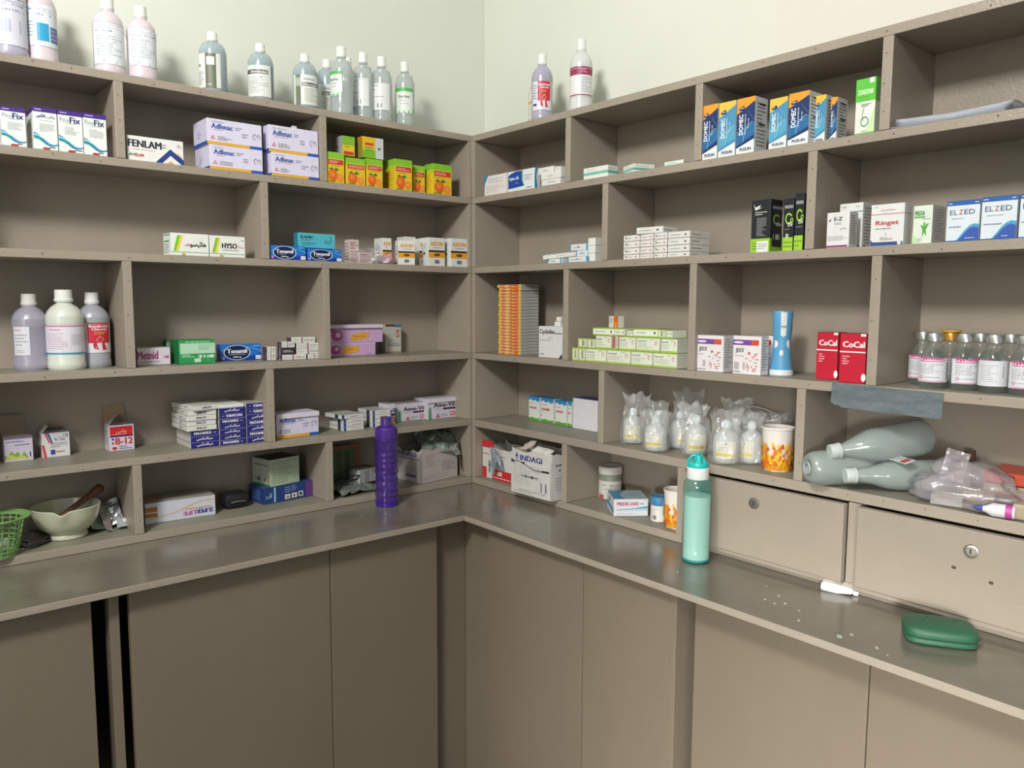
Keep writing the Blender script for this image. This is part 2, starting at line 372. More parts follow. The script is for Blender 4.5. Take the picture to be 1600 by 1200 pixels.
tag(dusty_top(obj('worktop', bm, M_TOP), M_SHELF), 'glossy stained worktop board under the drawers, running to the corner', 'worktop')

# base cabinets
zt = ZW-.0165
cab = thing('base_cabinet', 'brown-grey base cabinet under the left worktop with a dark gap between doors', 'cabinet', (0, 0, 0), 0); cab['sd'] = 'L'
yd = -.2716
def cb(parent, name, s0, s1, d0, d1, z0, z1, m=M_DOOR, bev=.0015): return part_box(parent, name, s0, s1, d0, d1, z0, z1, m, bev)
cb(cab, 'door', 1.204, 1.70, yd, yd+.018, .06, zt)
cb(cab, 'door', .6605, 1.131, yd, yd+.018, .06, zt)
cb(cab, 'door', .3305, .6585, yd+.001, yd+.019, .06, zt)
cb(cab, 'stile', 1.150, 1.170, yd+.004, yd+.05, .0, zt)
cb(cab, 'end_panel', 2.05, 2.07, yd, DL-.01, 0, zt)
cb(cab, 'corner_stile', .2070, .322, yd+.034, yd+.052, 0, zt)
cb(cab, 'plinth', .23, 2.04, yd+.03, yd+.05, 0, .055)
cb(cab, 'back_panel', .0, 2.04, DL-.02, DL-.01, 0, zt, M_DARK)
cb(cab, 'inner_shelf', .26, 2.03, yd+.056, DL-.025, .42, .436)
cab2 = thing('base_cabinet', 'brown-grey base cabinet under the right worktop, paler in the light', 'cabinet', (0, 0, 0), RZ['R']); cab2['sd'] = 'R'
yd = -.2279
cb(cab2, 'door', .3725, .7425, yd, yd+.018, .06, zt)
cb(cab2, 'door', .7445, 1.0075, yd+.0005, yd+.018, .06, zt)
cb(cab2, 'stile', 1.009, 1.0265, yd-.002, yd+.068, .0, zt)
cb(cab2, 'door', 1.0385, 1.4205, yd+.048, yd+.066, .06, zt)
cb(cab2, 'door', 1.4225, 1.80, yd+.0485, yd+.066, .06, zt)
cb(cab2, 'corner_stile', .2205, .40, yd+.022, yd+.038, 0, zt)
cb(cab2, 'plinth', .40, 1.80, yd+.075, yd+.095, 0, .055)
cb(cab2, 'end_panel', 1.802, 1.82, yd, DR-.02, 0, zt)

# ---------------------------------------------------------------- carton designs: body colour and the print of each face
WH = '#e9e9e4'; BK = '#26262a'; GY = '#8b8d92'
def lines(n=4, x0=.1, x1=.9, y0=.3, y1=.6, c='#9aa0a8'): return ('f', x0, y0, x1, y1, n, c)
def pine(ur):
    top = [('r', 0, .885, 1, 1, '#4b2f84'), ('f', .08, .91, .55, .97, 1, '#cfc4ea')]
    nm = [('tb', urdu('پائن'), .55, .74, .9, .82, '#8e949e'), ('tb', urdu('فکس'), .15, .74, .5, .84, '#2c3b86')] if ur else [('t', 'Pine', .06, .72, .45, .83, '#9aa3ad'), ('tb', 'Fix', .48, .71, .9, .85, '#2d4272')]
    wave = [('w', 0, 1, [(.26, .40), (.25, .36), (.19, .29), (.12, .2), (.09, .14), (.1, .13), (.13, .16)], '#2f86b8'), ('w', 0, .75, [(.33, .36), (.31, .335), (.26, .285), (.19, .21), (.13, .15)], '#bfe3ea'), ('w', 0, .4, [(.26, .32), (.24, .29), (.2, .25)], '#1f9a94')]
    return top+nm+[('f', .3, .68, .85, .7, 1, GY), lines(6, .25, .88, .42, .62, '#b3b8bb')]+wave+[('e', .5, .03, .16, .028, '#b5403c'), ('f', .62, .04, .95, .09, 1, BK)]
def adf(lid=False):
    return [('tb', 'Adfenac', .08, .62, .46, .82, '#2e55a5'), ('f', .12, .55, .4, .6, 1, '#b06a6a'), ('f', .5, .64, .64, .78, 2, '#6070a0'), ('f', .08, .86, .38, .92, 1, GY), ('f', .62, .38, .78, .58, 2, GY), ('ring', .86, .5, .035, .11, .78, '#59607a', 20, 300), ('ring', .93, .5, .03, .1, .75, '#59607a', -60, 200),
            ('p', [(.06, .22), (.14, .22), (.1, .36)], '#c8435c'), ('p', [(.085, .24), (.125, .24), (.105, .31)], '#e8e4f2'), lines(3, .18, .42, .18, .36, GY), ('r', 0, 0, .77, .115, '#dfab3c'), ('r', .77, 0, 1, .115, '#2f57ae')]
def orng(flip=False):
    if flip: return [('r', 0, 0, 1, .35, '#7fb52e'), ('r', 0, .35, 1, .5, '#b3c435'), ('r', .62, 0, 1, 1, '#c9cdcb'), ('r', .12, .6, .52, .72, '#cf3b2f'), ('f', .15, .3, .5, .55, 2, '#6d7d2e'), ('r', .74, .42, .86, .54, '#6b6f6c')]
    return [('r', 0, .8, 1, 1, '#86c233'), ('r', 0, .7, 1, .8, '#b4cd38'), ('r', .06, .6, .94, .76, '#cf3530'), ('f', .12, .63, .88, .73, 2, '#f3d9d0'), ('f', .2, .53, .8, .57, 1, '#9a8a20'), ('p', [(.1, .44), (.25, .5), (.38, .43), (.24, .4)], '#3c7a2c'), ('p', [(.38, .44), (.52, .5), (.68, .42), (.5, .39)], '#3c7a2c'), ('e', .32, .24, .26, .19, '#e0631f'), ('e', .28, .28, .15, .1, '#ee8035'), ('e', .74, .18, .2, .14, '#ee9b3e'), ('ring', .74, .18, .15, .1, .82, '#d9701f', 0, 360), ('r', .05, .03, .45, .05, '#6d7d2e')]
def tena():
    return [('w', 0, 1, [(.0, .12), (0, .3), (.0, .2), (0, .16), (0, .3), (0, .42)], '#1d3f9e'), ('w', 0, 1, [(.55, .62), (.72, .8), (.84, .9), (.82, .88), (.7, .78), (.5, .6)], '#4aa3dd'), ('ring', .4, .5, .33, .47, .93, '#cfe4f5', 0, 360), ('e', .4, .5, .305, .43, '#161f4c'),
            ('tb', 'Tenamil', .16, .46, .64, .72, '#eef2f8'), ('f', .2, .34, .6, .42, 1, '#b9c4e0'), ('tb', '500mg', .3, .16, .5, .26, '#e8edf6'), ('r', .85, .04, .99, .3, '#dfe5ee'), ('f', .8, .84, .98, .94, 1, '#bfe0f5'), ('e', .06, .16, .04, .1, '#c889c9')]
def axon(): return [('tb', 'AXON', .12, .72, .88, .86, '#dca03c'), ('f', .25, .62, .8, .68, 1, GY), ('r', 0, .49, 1, .56, '#3b2c28'), ('r', 0, .3, 1, .49, '#e0a02f'), ('e', .5, .4, .18, .05, '#3b2c28'), ('f', .4, .39, .6, .41, 1, WH), ('r', .36, .1, .64, .22, '#70737a')]
def herb(): return [('r', 0, .93, 1, 1, '#7b6b86'), ('f', .06, .78, .9, .86, 1, '#5b4f86'), ('f', .35, .64, .92, .72, 1, '#4b4560'), ('w', 0, .8, [(.12, .3), (.12, .2), (.12, .45), (.12, .3), (.12, .4), (.12, .22), (.12, .38), (.12, .2)], '#7da447'), ('w', .05, .75, [(.1, .2), (.1, .32), (.1, .18), (.1, .28), (.1, .16)], '#c2c956'), ('r', .04, .03, .96, .11, '#c9c8c8'), ('r', .88, .16, .92, .36, '#3a3550')]
def striped(): return [('p', [(.1, 1), (.17, 1), (.32, .55), (.24, .6)], '#c94a4f'), ('p', [(.19, 1), (.26, 1), (.4, .56), (.34, .56)], '#35478f'), ('p', [(0, .52), (.08, .52), (.16, 0), (.06, 0)], '#c94a4f'), ('t', 'Rx Tabs', .46, .66, .84, .8, '#4a5a92'), ('t', '125', .78, .8, .95, .93, '#3a3c46'), lines(3, .3, .92, .38, .6, GY), ('r', .3, .1, .46, .3, '#34459a'), ('f', .5, .14, .9, .28, 1, '#d07058')]
def b12(): return [('r', .04, .58, .95, .95, '#d0242d'), ('t', urdu('وٹامن'), .3, .68, .7, .82, '#f1d9d9'), ('f', .1, .62, .9, .66, 1, '#f1d9d9'), ('r', .04, .54, .95, .6, '#2e3155'), ('tb', 'B-12', .26, .24, .93, .5, '#cf2b35'), ('r', .1, .42, .19, .5, '#3a4a9a'), ('r', .1, .26, .19, .34, '#c0392b'), ('e', .2, .1, .1, .06, '#c9303a'), lines(2, .38, .9, .04, .2, '#6a6f8c')]
def domec(dark):
    a, b, t = ('#1f3468', '#2c6da3', '#eda031') if dark else ('#4a93bb', '#5aa7c9', '#f0c34a')
    return [('r', 0, 0, 1, 1, a), ('p', [(0, 1), (1, 1), (1, .92), (0, .72)], t), ('p', [(0, .14), (1, .32), (1, .55), (0, .4)], b), ('p', [(0, 0), (1, 0), (1, .24), (0, .1)], '#e6e9ea'), ('ring', 1.0, .2, .62, .36, .975, '#bcd9e8', 100, 180), ('p', [(.62, .76), (1, .56), (1, .565), (.62, .765)], '#8fc0d8'), ('p', [(.12, .83), (.4, .86), (.44, .8), (.4, .78), (.12, .78)], '#27315e'), ('f', .16, .8, .38, .84, 1, WH),
            ('tv', 'DOMEC', .14, .34, .36, .7, '#eef2f5'), ('tv', 'Domperidone', .44, .34, .54, .7, '#c9dcea'), ('tv', 'Syrup', .62, .44, .7, .62, '#c9dcea'), ('tb', 'PUSUN', .22, .045, .84, .1, '#5b6178')]
DSG = {}
def dsg(k, body, F=(), R=(), L=(), T=(), lid=None): DSG[k] = (body, dict(F=list(F), R=list(R), L=list(L), T=list(T)), lid)
side_print = [lines(12, .15, .85, .1, .92, '#8d9094')]
dsg('white', '#e6e6e2')
for ur in (0, 1): dsg('pinefix_u' if ur else 'pinefix', '#e7ece8', pine(ur), L=[('r', 0, .885, 1, 1, '#4b2f84')]+[lines(7, .2, .8, .2, .7, '#aeb4b8')], R=[('r', 0, .885, 1, 1, '#4b2f84')], T=[('r', 0, 0, 1, 1, '#4b2f84')])
dsg('fenlam', '#e8e9e6', [('tb', 'FENLAM', .02, .56, .6, .84, '#30343f'), ('f', .62, .6, .7, .8, 2, '#9a6a6a'), ('f', .1, .44, .6, .5, 1, '#d99a6a'), ('p', [(.48, 0), (.76, .62), (1, .22), (1, .0), (.97, .0), (.76, .36), (.6, 0)], '#2b3f86'), ('p', [(.68, 0), (.76, .14), (.84, 0)], '#e6a36b'), ('p', [(.88, .45), (.96, .3), (.98, .3), (.89, .5)], '#e6a36b'), ('tb', urdu('فینلام'), .03, .18, .12, .3, BK), ('tb', 'ISLAM', .13, .18, .28, .3, '#b84a50'), ('f', .88, .72, .96, .84, 2, GY)], T=[lines(2, .1, .9, .3, .7)])
dsg('adfenac', '#dcd8ee', adf(), L=[('r', 0, 0, 1, .12, '#2f57ae'), lines(3, .3, .6, .3, .6, '#b3b3cc')], T=[])
dsg('adfenac_open', '#dcd8ee', adf(), L=[('r', 0, 0, 1, .12, '#2f57ae')], lid='tab')
dsg('adfenac_open2', '#d6d0e8', adf(), L=[('r', 0, 0, 1, .12, '#2f57ae')], lid='lip')
dsg('orange', '#e3c22a', orng(), L=[('r', 0, .8, 1, 1, '#86c233'), ('r', 0, .7, 1, .8, '#b4cd38'), lines(8, .15, .85, .15, .65, '#b59a1e')], R=[('r', 0, .8, 1, 1, '#86c233')], T=[('r', 0, 0, 1, 1, '#6fae2c')])
dsg('orange_down', '#e0b92a', orng(True), L=[('r', 0, 0, 1, 1, '#9a8a2c'), ('r', 0, .8, 1, 1, '#c77f22')], T=[('r', 0, 0, 1, 1, '#dc8a2a')])
dsg('orange_down_g', '#dcc02c', [('r', 0, .55, 1, 1, '#7fb52e'), ('r', .1, .05, .9, .22, '#cf3b2f'), ('f', .2, .4, .8, .5, 1, '#6d7d2e')], L=[('r', 0, 0, 1, 1, '#a9acab'), ('r', .4, .4, .55, .52, '#5c605e')], T=[('r', 0, 0, 1, 1, '#8d9a3c')])
hy = [('p', [(.06, .2), (.13, .2), (.24, .9), (.17, .9)], '#7cbf3f'), ('p', [(.13, .2), (.19, .2), (.3, .9), (.24, .9)], '#e8d932'), ('r', 0, .14, 1, .17, '#8fb39a'), ('p', [(.26, 0), (.38, 0), (.36, .1), (.28, .1)], '#b4ad2c')]
dsg('hyso', '#e9ece6', hy+[('tb', 'HYSO', .34, .42, .76, .66, '#33363a'), ('t', 'Plus', .8, .44, .96, .56, '#d4a0a0'), ('f', .36, .3, .82, .38, 1, GY), ('f', .88, .78, .97, .86, 1, GY)])
dsg('hyso_u', '#e9ece6', hy+[('tb', urdu('ھائیسو'), .5, .36, .92, .64, '#33363a'), ('tb', urdu('پلس'), .36, .42, .48, .56, '#d05a6a')], L=[('r', .1, .9, .9, .96, '#6aa95a'), ('r', .1, .62, .8, .68, '#4a9a5a'), lines(6, .1, .8, .1, .55)])
dsg('tenamil', '#2775cf', tena(), L=[('r', 0, 0, 1, 1, '#24489a')], T=[('r', 0, 0, 1, 1, '#2d86d8')])
dsg('kamic', '#55b9c4', [('tb', 'KAMIC', .08, .62, .42, .82, '#27505c'), ('f', .08, .46, .5, .58, 1, '#347078'), lines(3, .1, .5, .15, .4, '#3a7f88'), ('ring', .86, .66, .04, .16, .7, '#245059', -60, 120), lines(3, .7, .95, .3, .58, '#3a7f88')], L=[('r', 0, 0, 1, 1, '#2f8c9a')])
dsg('axon', '#dfe0dc', axon(), L=[('r', 0, .49, 1, .5, '#c9c9c4'), lines(4, .2, .8, .55, .8), ('e', .5, .45, .1, .05, BK)], R=[lines(10, .15, .85, .1, .9)])
dsg('pinkleaf', '#cfc0bd', [('f', .05, .05, .95, .95, 7, '#a67e82'), ('f', .02, .1, .9, .9, 5, '#b89498')], L=[lines(6, .1, .9, .1, .9, '#a98a8a')], R=[lines(6, .1, .9, .1, .9, '#a98a8a')])
dsg('pinkred', '#d3a9b2', [('r', .6, 0, 1, 1, '#c05578'), lines(4, .05, .55, .2, .8, '#a06a78')])
dsg('metnid', '#d9d2da', [('tb', 'Metnid', -.0, .34, .62, .8, '#a52a78'), ('f', .04, .14, .7, .24, 1, '#6a6470'), ('r', .78, .42, .82, .48, '#b05a94'), ('r', .84, .38, .95, .52, '#b05a94')], T=[('r', 0, 0, 1, 1, '#d3cfc9')])
dsg('green', '#2f9a55', [('r', .04, .42, 1, .86, '#b5dcc0'), ('f', .2, .88, .9, .95, 1, '#d8f0de'), lines(3, .55, .95, .56, .8, '#7fae8e'), ('f', .08, .26, .45, .4, 2, '#e0f2e5'), ('bars', .5, .24, .98, .36, 14, '#e0f2e5'), ('r', .42, .06, .6, .22, '#bfe2c9')], L=[('r', 0, 0, 1, 1, '#1f6e3c'), ('r', .3, 0, .36, 1, '#2f9a55'), ('r', .6, 0, .66, 1, '#2f9a55')], T=[('r', 0, 0, 1, 1, '#2a8a4a')])
dsg('tinyw', '#dcdcd6', [('r', .42, 0, .47, 1, '#8a4a7a'), ('f', .52, .25, .95, .75, 2, '#77777c'), ('f', .05, .3, .38, .7, 2, '#c0b8b8')], L=[('r', 0, 0, 1, 1, '#4b3a46')])
dsg('tinyb', '#3c3038', [('f', .1, .3, .9, .7, 2, '#d8d4d4')])
dsg('purple', '#c9a6cf', [('r', 0, 0, .02, 1, '#b78ac0'), ('e', .16, .5, .1, .34, '#b94a92'), ('e', .18, .56, .045, .15, '#dcc0de'), ('p', [(.28, .3), (.32, .72), (.56, .8), (.66, .66), (.62, .26), (.34, .18)], '#dca640'), ('f', .36, .4, .58, .6, 1, '#b9802c'), ('f', .8, .08, .96, .18, 1, '#8a5a92'), ('r', 0, .9, 1, 1, '#d8c4e0')], T=[('r', 0, 0, 1, 1, '#cdbcd6')])
dsg('purple_open', '#c9a6cf', [('e', .16, .42, .1, .3, '#b94a92'), ('e', .18, .46, .045, .14, '#dcc0de'), ('p', [(.4, .14), (.42, .46), (.62, .6), (.74, .56), (.74, .3), (.5, .1)], '#d9a23c'), ('f', .46, .26, .68, .44, 1, '#b9802c'), ('r', 0, .62, .12, .82, '#a94284')], lid='pale')
dsg('greybox', '#b9bcb2', [('r', 0, .93, .6, 1, '#5a2c30'), ('r', .6, .9, 1, 1, '#3f74a8'), ('r', .66, .55, .86, .82, '#b5584a'), ('f', .68, .58, .84, .78, 3, WH), lines(2, .1, .9, .22, .34, '#6b6d68'), ('r', 0, 0, 1, .06, '#a88a80')])
dsg('herb', '#cfc6d8', herb(), lid='brown')
dsg('striped', '#d9d8da', striped(), L=[('r', .5, 0, .7, .5, '#c94a4f'), lines(3, .1, .9, .6, .9)], lid='white2')
dsg('b12', '#d5d0dc', b12(), L=[lines(5, .2, .8, .2, .8)], lid='brown2')
mt = '#e3e3ea'
dsg('matamex', '#28287c', [('tb', 'MATAMEX', .12, .26, .74, .74, mt), ('f', .8, .35, .92, .6, 1, mt), ('r', 0, .94, 1, 1, '#8d8fb8')], L=[('r', 0, 0, 1, 1, '#c9c9c2'), ('r', 0, .92, 1, 1, '#8c8c88')], T=[('r', 0, 0, 1, 1, '#b9b9b4')])
dsg('matamex_d', '#28287c', [('tu', 'MATAMEX', .26, .26, .88, .74, mt), ('f', .1, .4, .2, .6, 1, mt), ('r', 0, .94, 1, 1, '#8d8fb8')], L=[('r', 0, 0, 1, 1, '#c9c9c2')], T=[('r', 0, 0, 1, 1, '#b9b9b4')])
dsg('matamex_u', '#28287c', [('tb', urdu('میٹامکس'), .2, .2, .78, .8, mt), ('r', 0, .94, 1, 1, '#8d8fb8')], L=[('r', 0, 0, 1, 1, '#c9c9c2'), ('r', 0, .92, 1, 1, '#8c8c88')], T=[('r', 0, 0, 1, 1, '#b9b9b4')])
dsg('imcit', '#dcdcd6', [('tb', 'IMCIT', .33, .28, .66, .72, '#4a4c52'), ('r', 0, 0, 1, .06, '#9c9c96')], L=[('r', 0, 0, 1, .08, '#8f8f8a'), ('tb', 'IMCIT', .55, .35, .7, .7, '#8a8c90')], T=[('r', 0, 0, 1, 1, '#cfcfc8')])
dsg('rxslim', '#d9dad6', [('r', 0, 0, .12, 1, '#343f8a'), ('f', .4, .3, .9, .7, 1, '#b5606a'), ('r', 0, 0, 1, .07, '#8fae98')], L=[('r', .6, 0, .8, 1, '#353a52'), ('r', 0, 0, .5, .1, '#8f9a90')], T=[('r', 0, 0, 1, 1, '#b5b8b2')])
am = [('tb', 'Ame-Vil', .22, .56, .94, .78, '#3a2a3c'), ('r', .54, .42, .98, .52, '#4a2848'), ('f', .24, .44, .52, .5, 1, GY), ('p', [(.05, 0), (.14, 0), (.12, .62), (.05, .5)], '#3d9a5f'), ('p', [(.28, .06), (.44, .06), (.36, .26)], '#cf5a5c'), lines(2, .46, .7, .08, .24, GY), ('r', .78, .1, .96, .32, '#cf6a6c'), ('f', .8, .14, .94, .28, 2, WH)]
dsg('amevil', '#d3cedb', am, T=[('r', 0, 0, 1, 1, '#a5a0a0')])
dsg('amevil_open', '#d3cedb', am, lid='lip')
dsg('leaflet', '#dedbd5', [('p', [(0, 0), (.03, .6), (.18, 1), (0, 1)], '#3a86b8'), ('p', [(.03, 0), (.05, .6), (.22, .95), (1, 1), (1, 0)], '#e0ddd8'), lines(3, .2, .9, .6, .85, '#9b9cae'), lines(5, .1, .9, .15, .5, '#b5b3b0')])
dsg('xylo', '#dfe4e6', [('p', [(.02, .14), (.6, .2), (.53, .5), (.52, .97), (.3, .97), (.1, .88), (.02, .8)], '#24479c'), ('tb', 'Xylox 2%', .06, .52, .42, .7, '#e8edf5'), ('f', .3, .36, .42, .42, 1, '#cfd8ee'), ('p', [(.6, .2), (.64, .2), (.57, .5), (.57, .97), (.52, .97), (.53, .5)], '#2f9a8c'), ('p', [(.52, .9), (.6, .97), (.52, .97)], '#d9643c'), lines(3, .64, .94, .45, .75), ('f', .72, .06, .92, .14, 1, BK)], R=[('p', [(.1, 0), (.6, 0), (.3, .6), (.6, 1), (.2, 1), (.05, .6)], '#3a92c0')])
dsg('slimw', '#dfdfda', [('f', .35, .4, .75, .65, 1, '#70747c'), ('r', 0, 0, 1, .05, '#a9a9a4')], L=[lines(2, .2, .8, .2, .8)])
dsg('gstripe', '#e4e7dd', [('p', [(0, .34), (1, .34), (1, .56), (0, .56)], '#7cbab0'), ('p', [(0, .56), (1, .56), (1, .62), (0, .62)], '#b9dccf'), ('f', .15, .74, .6, .84, 1, '#8f9a8c')], R=[('r', 0, .34, 1, .56, '#6cada3'), ('f', .1, .7, .9, .8, 1, GY)])
dsg('domec_n', '#e2e2df', domec(1), R=side_print+[('r', .3, .86, .8, .89, BK), ('r', .3, .5, .8, .53, BK)], L=[('r', 0, 0, 1, 1, '#2c5f93')])
dsg('domec_l', '#e2e2df', domec(0), R=side_print+[('r', .3, .88, .8, .91, BK)], L=[('r', 0, 0, 1, 1, '#4a93bb')])
dsg('zoro', '#e4ebe0', [('r', 0, .6, 1, 1, '#5fc442'), ('tb', 'ZONOPAR', .1, .72, .88, .81, '#d5f2c8'), ('f', .12, .66, .85, .69, 1, '#3c9a2c'), ('r', .68, .91, .92, 1, '#e8eee4'), ('f', .3, .5, .78, .56, 2, BK), ('p', [(.5, 0), (1, 0), (1, .5)], '#cfe8b8'), ('ring', .5, .24, .2, .09, .82, '#4a7a4c', 0, 360), ('ring', .6, .36, .24, .16, .9, '#4a7a4c', 130, 220), ('r', 0, 0, 1, .045, '#52b83a'), ('f', .35, .06, .65, .08, 1, BK)], R=[('r', 0, .6, 1, 1, '#8ad46e'), ('r', 0, .02, 1, .05, '#52b83a')], T=[('r', 0, 0, 1, 1, '#8ad46e')])
dsg('blueend', '#dbe0e2', [('r', 0, 0, .07, 1, '#4a9ac8'), ('r', .86, 0, .95, 1, '#4a9ac8'), ('f', .2, .3, .7, .6, 1, '#8a93a0'), ('e', .45, .55, .03, .12, BK)], L=[('r', 0, 0, 1, 1, '#3a80b0')])
for i, c in enumerate(('#b08a80', '#c08a78', '#8a9a98')):
    dsg('slimp%d' % i, '#e2e0dc', [('f', .1, .35, .6, .65, 1, c), ('e', .8, .5, .05, .14, '#c6685c' if i < 2 else '#50607a'), ('r', 0, 0, 1, .06, '#a09a94')]+([('ring', .15, .5, .06, .3, .6, '#4a5a80', -50, 130)] if i == 0 else []), L=[('r', 0, 0, 1, .06, '#a09a94')], R=[('f', .1, .35, .6, .65, 1, '#7a8a8c')])
dsg('cablack', '#23262a', [('r', 0, 0, 1, .26, '#9cc93a'), ('f', .08, .04, .95, .2, 3, '#5c8a20'), ('r', .32, .0, .92, .21, '#e6e6e0'), ('f', .4, .05, .85, .17, 3, GY), ('p', [(.1, .93), (.2, .86), (.5, .9), (.4, .84), (.6, .85), (.2, .8)], '#dcdcd8'), ('f', .2, .7, .85, .78, 2, '#dcdcd8'), lines(13, .3, .8, .3, .66, '#a5a8a4')], R=[('r', 0, 0, 1, .26, '#9cc93a'), ('r', .15, .1, .95, .9, '#33363a'), ('r', .15, .82, .95, .87, '#9a9da0'), ('ring', .5, .62, .3, .1, .7, '#9cc93a', 40, 330), ('tb', 'Dri', .5, .5, .9, .56, '#e0e4da'), ('bars', .25, .24, .8, .34, 6, '#d8e4c0')])
dsg('caside', '#202327', [('r', 0, 0, 1, .26, '#a2d03c'), ('f', .08, .04, .95, .2, 2, '#6f9a28'), ('r', .1, .82, .95, .88, '#8d9094'), ('ring', .55, .62, .36, .11, .7, '#a8d63f', 30, 330), ('ring', .85, .58, .16, .05, .6, '#a8d63f', 0, 360), ('tb', 'Dr', .5, .47, .98, .54, '#e6eadf'), ('bars', .3, .24, .9, .33, 6, '#d8e4c0'), ('f', .2, .4, .9, .43, 1, '#a5a8a4')], T=[('r', 0, 0, 1, 1, '#2c3034')])
dsg('ez', '#e3e2e2', [('tb', 'E-Z', .33, .76, .68, .86, '#46464e'), ('p', [(.06, .76), (.2, .84), (.16, .74)], '#a23f88'), ('f', .33, .64, .85, .72, 2, GY), ('ring', .75, .5, .12, .05, .8, '#55555e', 0, 200), lines(3, .06, .95, .2, .34, '#a9a9ae'), ('r', 0, .02, .95, .07, '#9a3a80')], R=side_print)
dsg('whiteblue', '#e3e4e2', [('r', 0, .8, 1, .82, '#6a7a9a'), ('f', .1, .9, .3, .94, 1, GY), ('r', .8, .02, .9, .07, '#3a66a8'), ('f', .7, .9, .9, .94, 1, GY)], R=side_print+[('r', .1, .03, .3, .08, '#3a66a8')])
dsg('ringet', '#e4e4e3', [('tb', 'Ringet', .16, .46, .84, .6, '#c04a54'), ('f', .16, .38, .8, .43, 1, '#66666e'), ('r', 0, .75, 1, .765, '#b87a7c'), ('f', .3, .83, .75, .87, 1, '#c07a7c'), ('f', .1, .92, .2, .95, 1, GY), ('r', .46, .24, .48, .3, GY), lines(3, .3, .7, .12, .2, GY), ('r', .02, .0, .83, .08, '#35508f'), ('r', .93, .01, .99, .08, '#3a7a9a'), ('p', [(.02, .08), (.1, .08), (.02, .14)], '#35508f')], R=[('r', 0, .75, 1, .765, '#a9a9ae')])
dsg('prexa', '#dfe8dc', [('tb', 'PREXA', .08, .74, .6, .86, '#3d8a4a'), ('r', .06, .68, .62, .72, '#63b04a'), ('f', .45, .62, .9, .67, 1, GY), ('e', .6, .52, .05, .045, '#55a83c'), ('p', [(.4, .5), (.58, .46), (.84, .54), (.68, .36), (.74, .18), (.6, .3), (.5, .16), (.52, .36)], '#55a83c'), lines(3, .08, .5, .05, .14, '#b08a80'), ('p', [(0, 0), (0, .3), (.4, 0)], '#c3e0b4')], R=[('r', 0, 0, 1, 1, '#d8d9d4')]+side_print)
dsg('elzed', '#dde7ee', [('r', 0, .89, 1, 1, '#2c62ac'), ('f', .04, .92, .25, .97, 1, WH), ('f', .84, .92, .96, .97, 1, WH), ('t', 'EL', .1, .66, .34, .78, '#3f4f78'), ('t', 'Z', .38, .66, .5, .78, '#b04050'), ('t', 'ED', .54, .66, .86, .78, '#3f4f78'), ('f', .16, .54, .78, .59, 1, '#9aa8b8'), ('f', .08, .32, .6, .4, 1, '#8a9ab0'), ('w', .32, 1, [(0, .01), (0, .14), (0, .28), (0, .38), (0, .42), (0, .4)], '#4aa0cc'), ('w', .38, 1, [(0, .01), (0, .12), (0, .24), (0, .32), (0, .34), (0, .3)], '#3c58b0'), ('r', 0, 0, 1, .02, '#2c62ac'), ('f', .6, .05, .9, .09, 1, WH)], R=side_print, T=[('r', 0, 0, 1, 1, '#2c62ac')])
dsg('oslim', '#c9c8c4', [('r', 0, .06, 1, .94, '#e2621f')]+[('r', x, .06, x+w, q, '#f0c02e') for x, w, q in ((0, .12, .94), (.3, .1, .6), (.36, .12, .94), (.62, .08, .5), (.9, .1, .94))]+[('f', .1, .2, .9, .8, 2, '#f6dcc0')], R=[('r', 0, .0, 1, .12, '#5e5c5a'), ('f', .05, .3, .95, .8, 2, '#8f8f90')], T=[('r', 0, 0, 1, 1, '#b9aea2')])
dsg('oslimup', '#dadad2', [('r', .55, 0, 1, 1, '#e2621f'), ('r', .7, 0, .85, .5, '#f0c02e'), lines(4, .08, .5, .4, .9, GY)])
dsg('cyclo', '#dcdddc', [('tb', 'Cyclofen', .05, .72, .68, .9, '#303136'), ('f', .7, .74, .98, .82, 1, BK), ('f', .4, .62, .62, .66, 1, GY), ('f', .05, .54, .68, .58, 1, '#66666c'), ('f', .06, .08, .3, .14, 1, BK), ('p', [(.86, 0), (1, 0), (1, .16)], '#3b3b3e')])
le = '#a6c552'
dsg('lime', '#e3e6d6', [('r', 0, 0, 1, .13, le), ('r', 0, .95, 1, 1, le), ('tb', 'Lumoral', .05, .68, .42, .82, '#8d9484'), lines(3, .06, .7, .24, .6, '#b4b8aa'), ('ring', .86, .62, .06, .16, .6, '#d08a88', 0, 300), ('f', .6, .8, .8, .88, 1, GY)], L=[('r', 0, 0, 1, .13, le), ('r', 0, .9, 1, 1, le)], T=[('r', 0, 0, 1, 1, '#9aad62')])
dsg('limelow', '#e6e8dc', [('r', 0, .0, 1, .14, le), ('r', 0, .86, 1, 1, le), ('f', .1, .4, .8, .62, 1, '#6a70a0'), ('e', .88, .5, .04, .18, '#55507a')], L=[('r', 0, 0, 1, .2, le), ('r', 0, .8, 1, 1, '#8aa03e')], T=[('r', 0, 0, 1, 1, '#9fb95a')])
dsg('limeend', '#dfe2cc', [('r', 0, 0, 1, .12, le), ('r', 0, .88, 1, 1, le), ('r', 0, 0, .12, 1, '#b5cc70'), ('r', .5, .2, .62, .82, '#5f5a3c'), ('f', .68, .2, .95, .8, 4, '#8a8a70')], T=[('r', 0, 0, 1, 1, '#8a7a4a')])
dsg('redend', '#d9c8bc', [('r', 0, 0, 1, .12, le), ('r', .0, .12, .5, 1, '#b06a58'), lines(5, .5, .95, .2, .9)], T=[('r', 0, 0, 1, 1, '#b06a58')])
rr_ = random.Random(5); jx = []
for _ in range(22):
    a = rr_.uniform(.5, .9); b = rr_.uniform(.08, .58); l = rr_.uniform(.05, .14)
    jx.append(('r', a-l/2, b-.008, a+l/2, b+.008, '#cf4a46') if rr_.random() < .5 else ('r', a-.012, b-l/3, a+.012, b+l/3, '#cf4a46'))
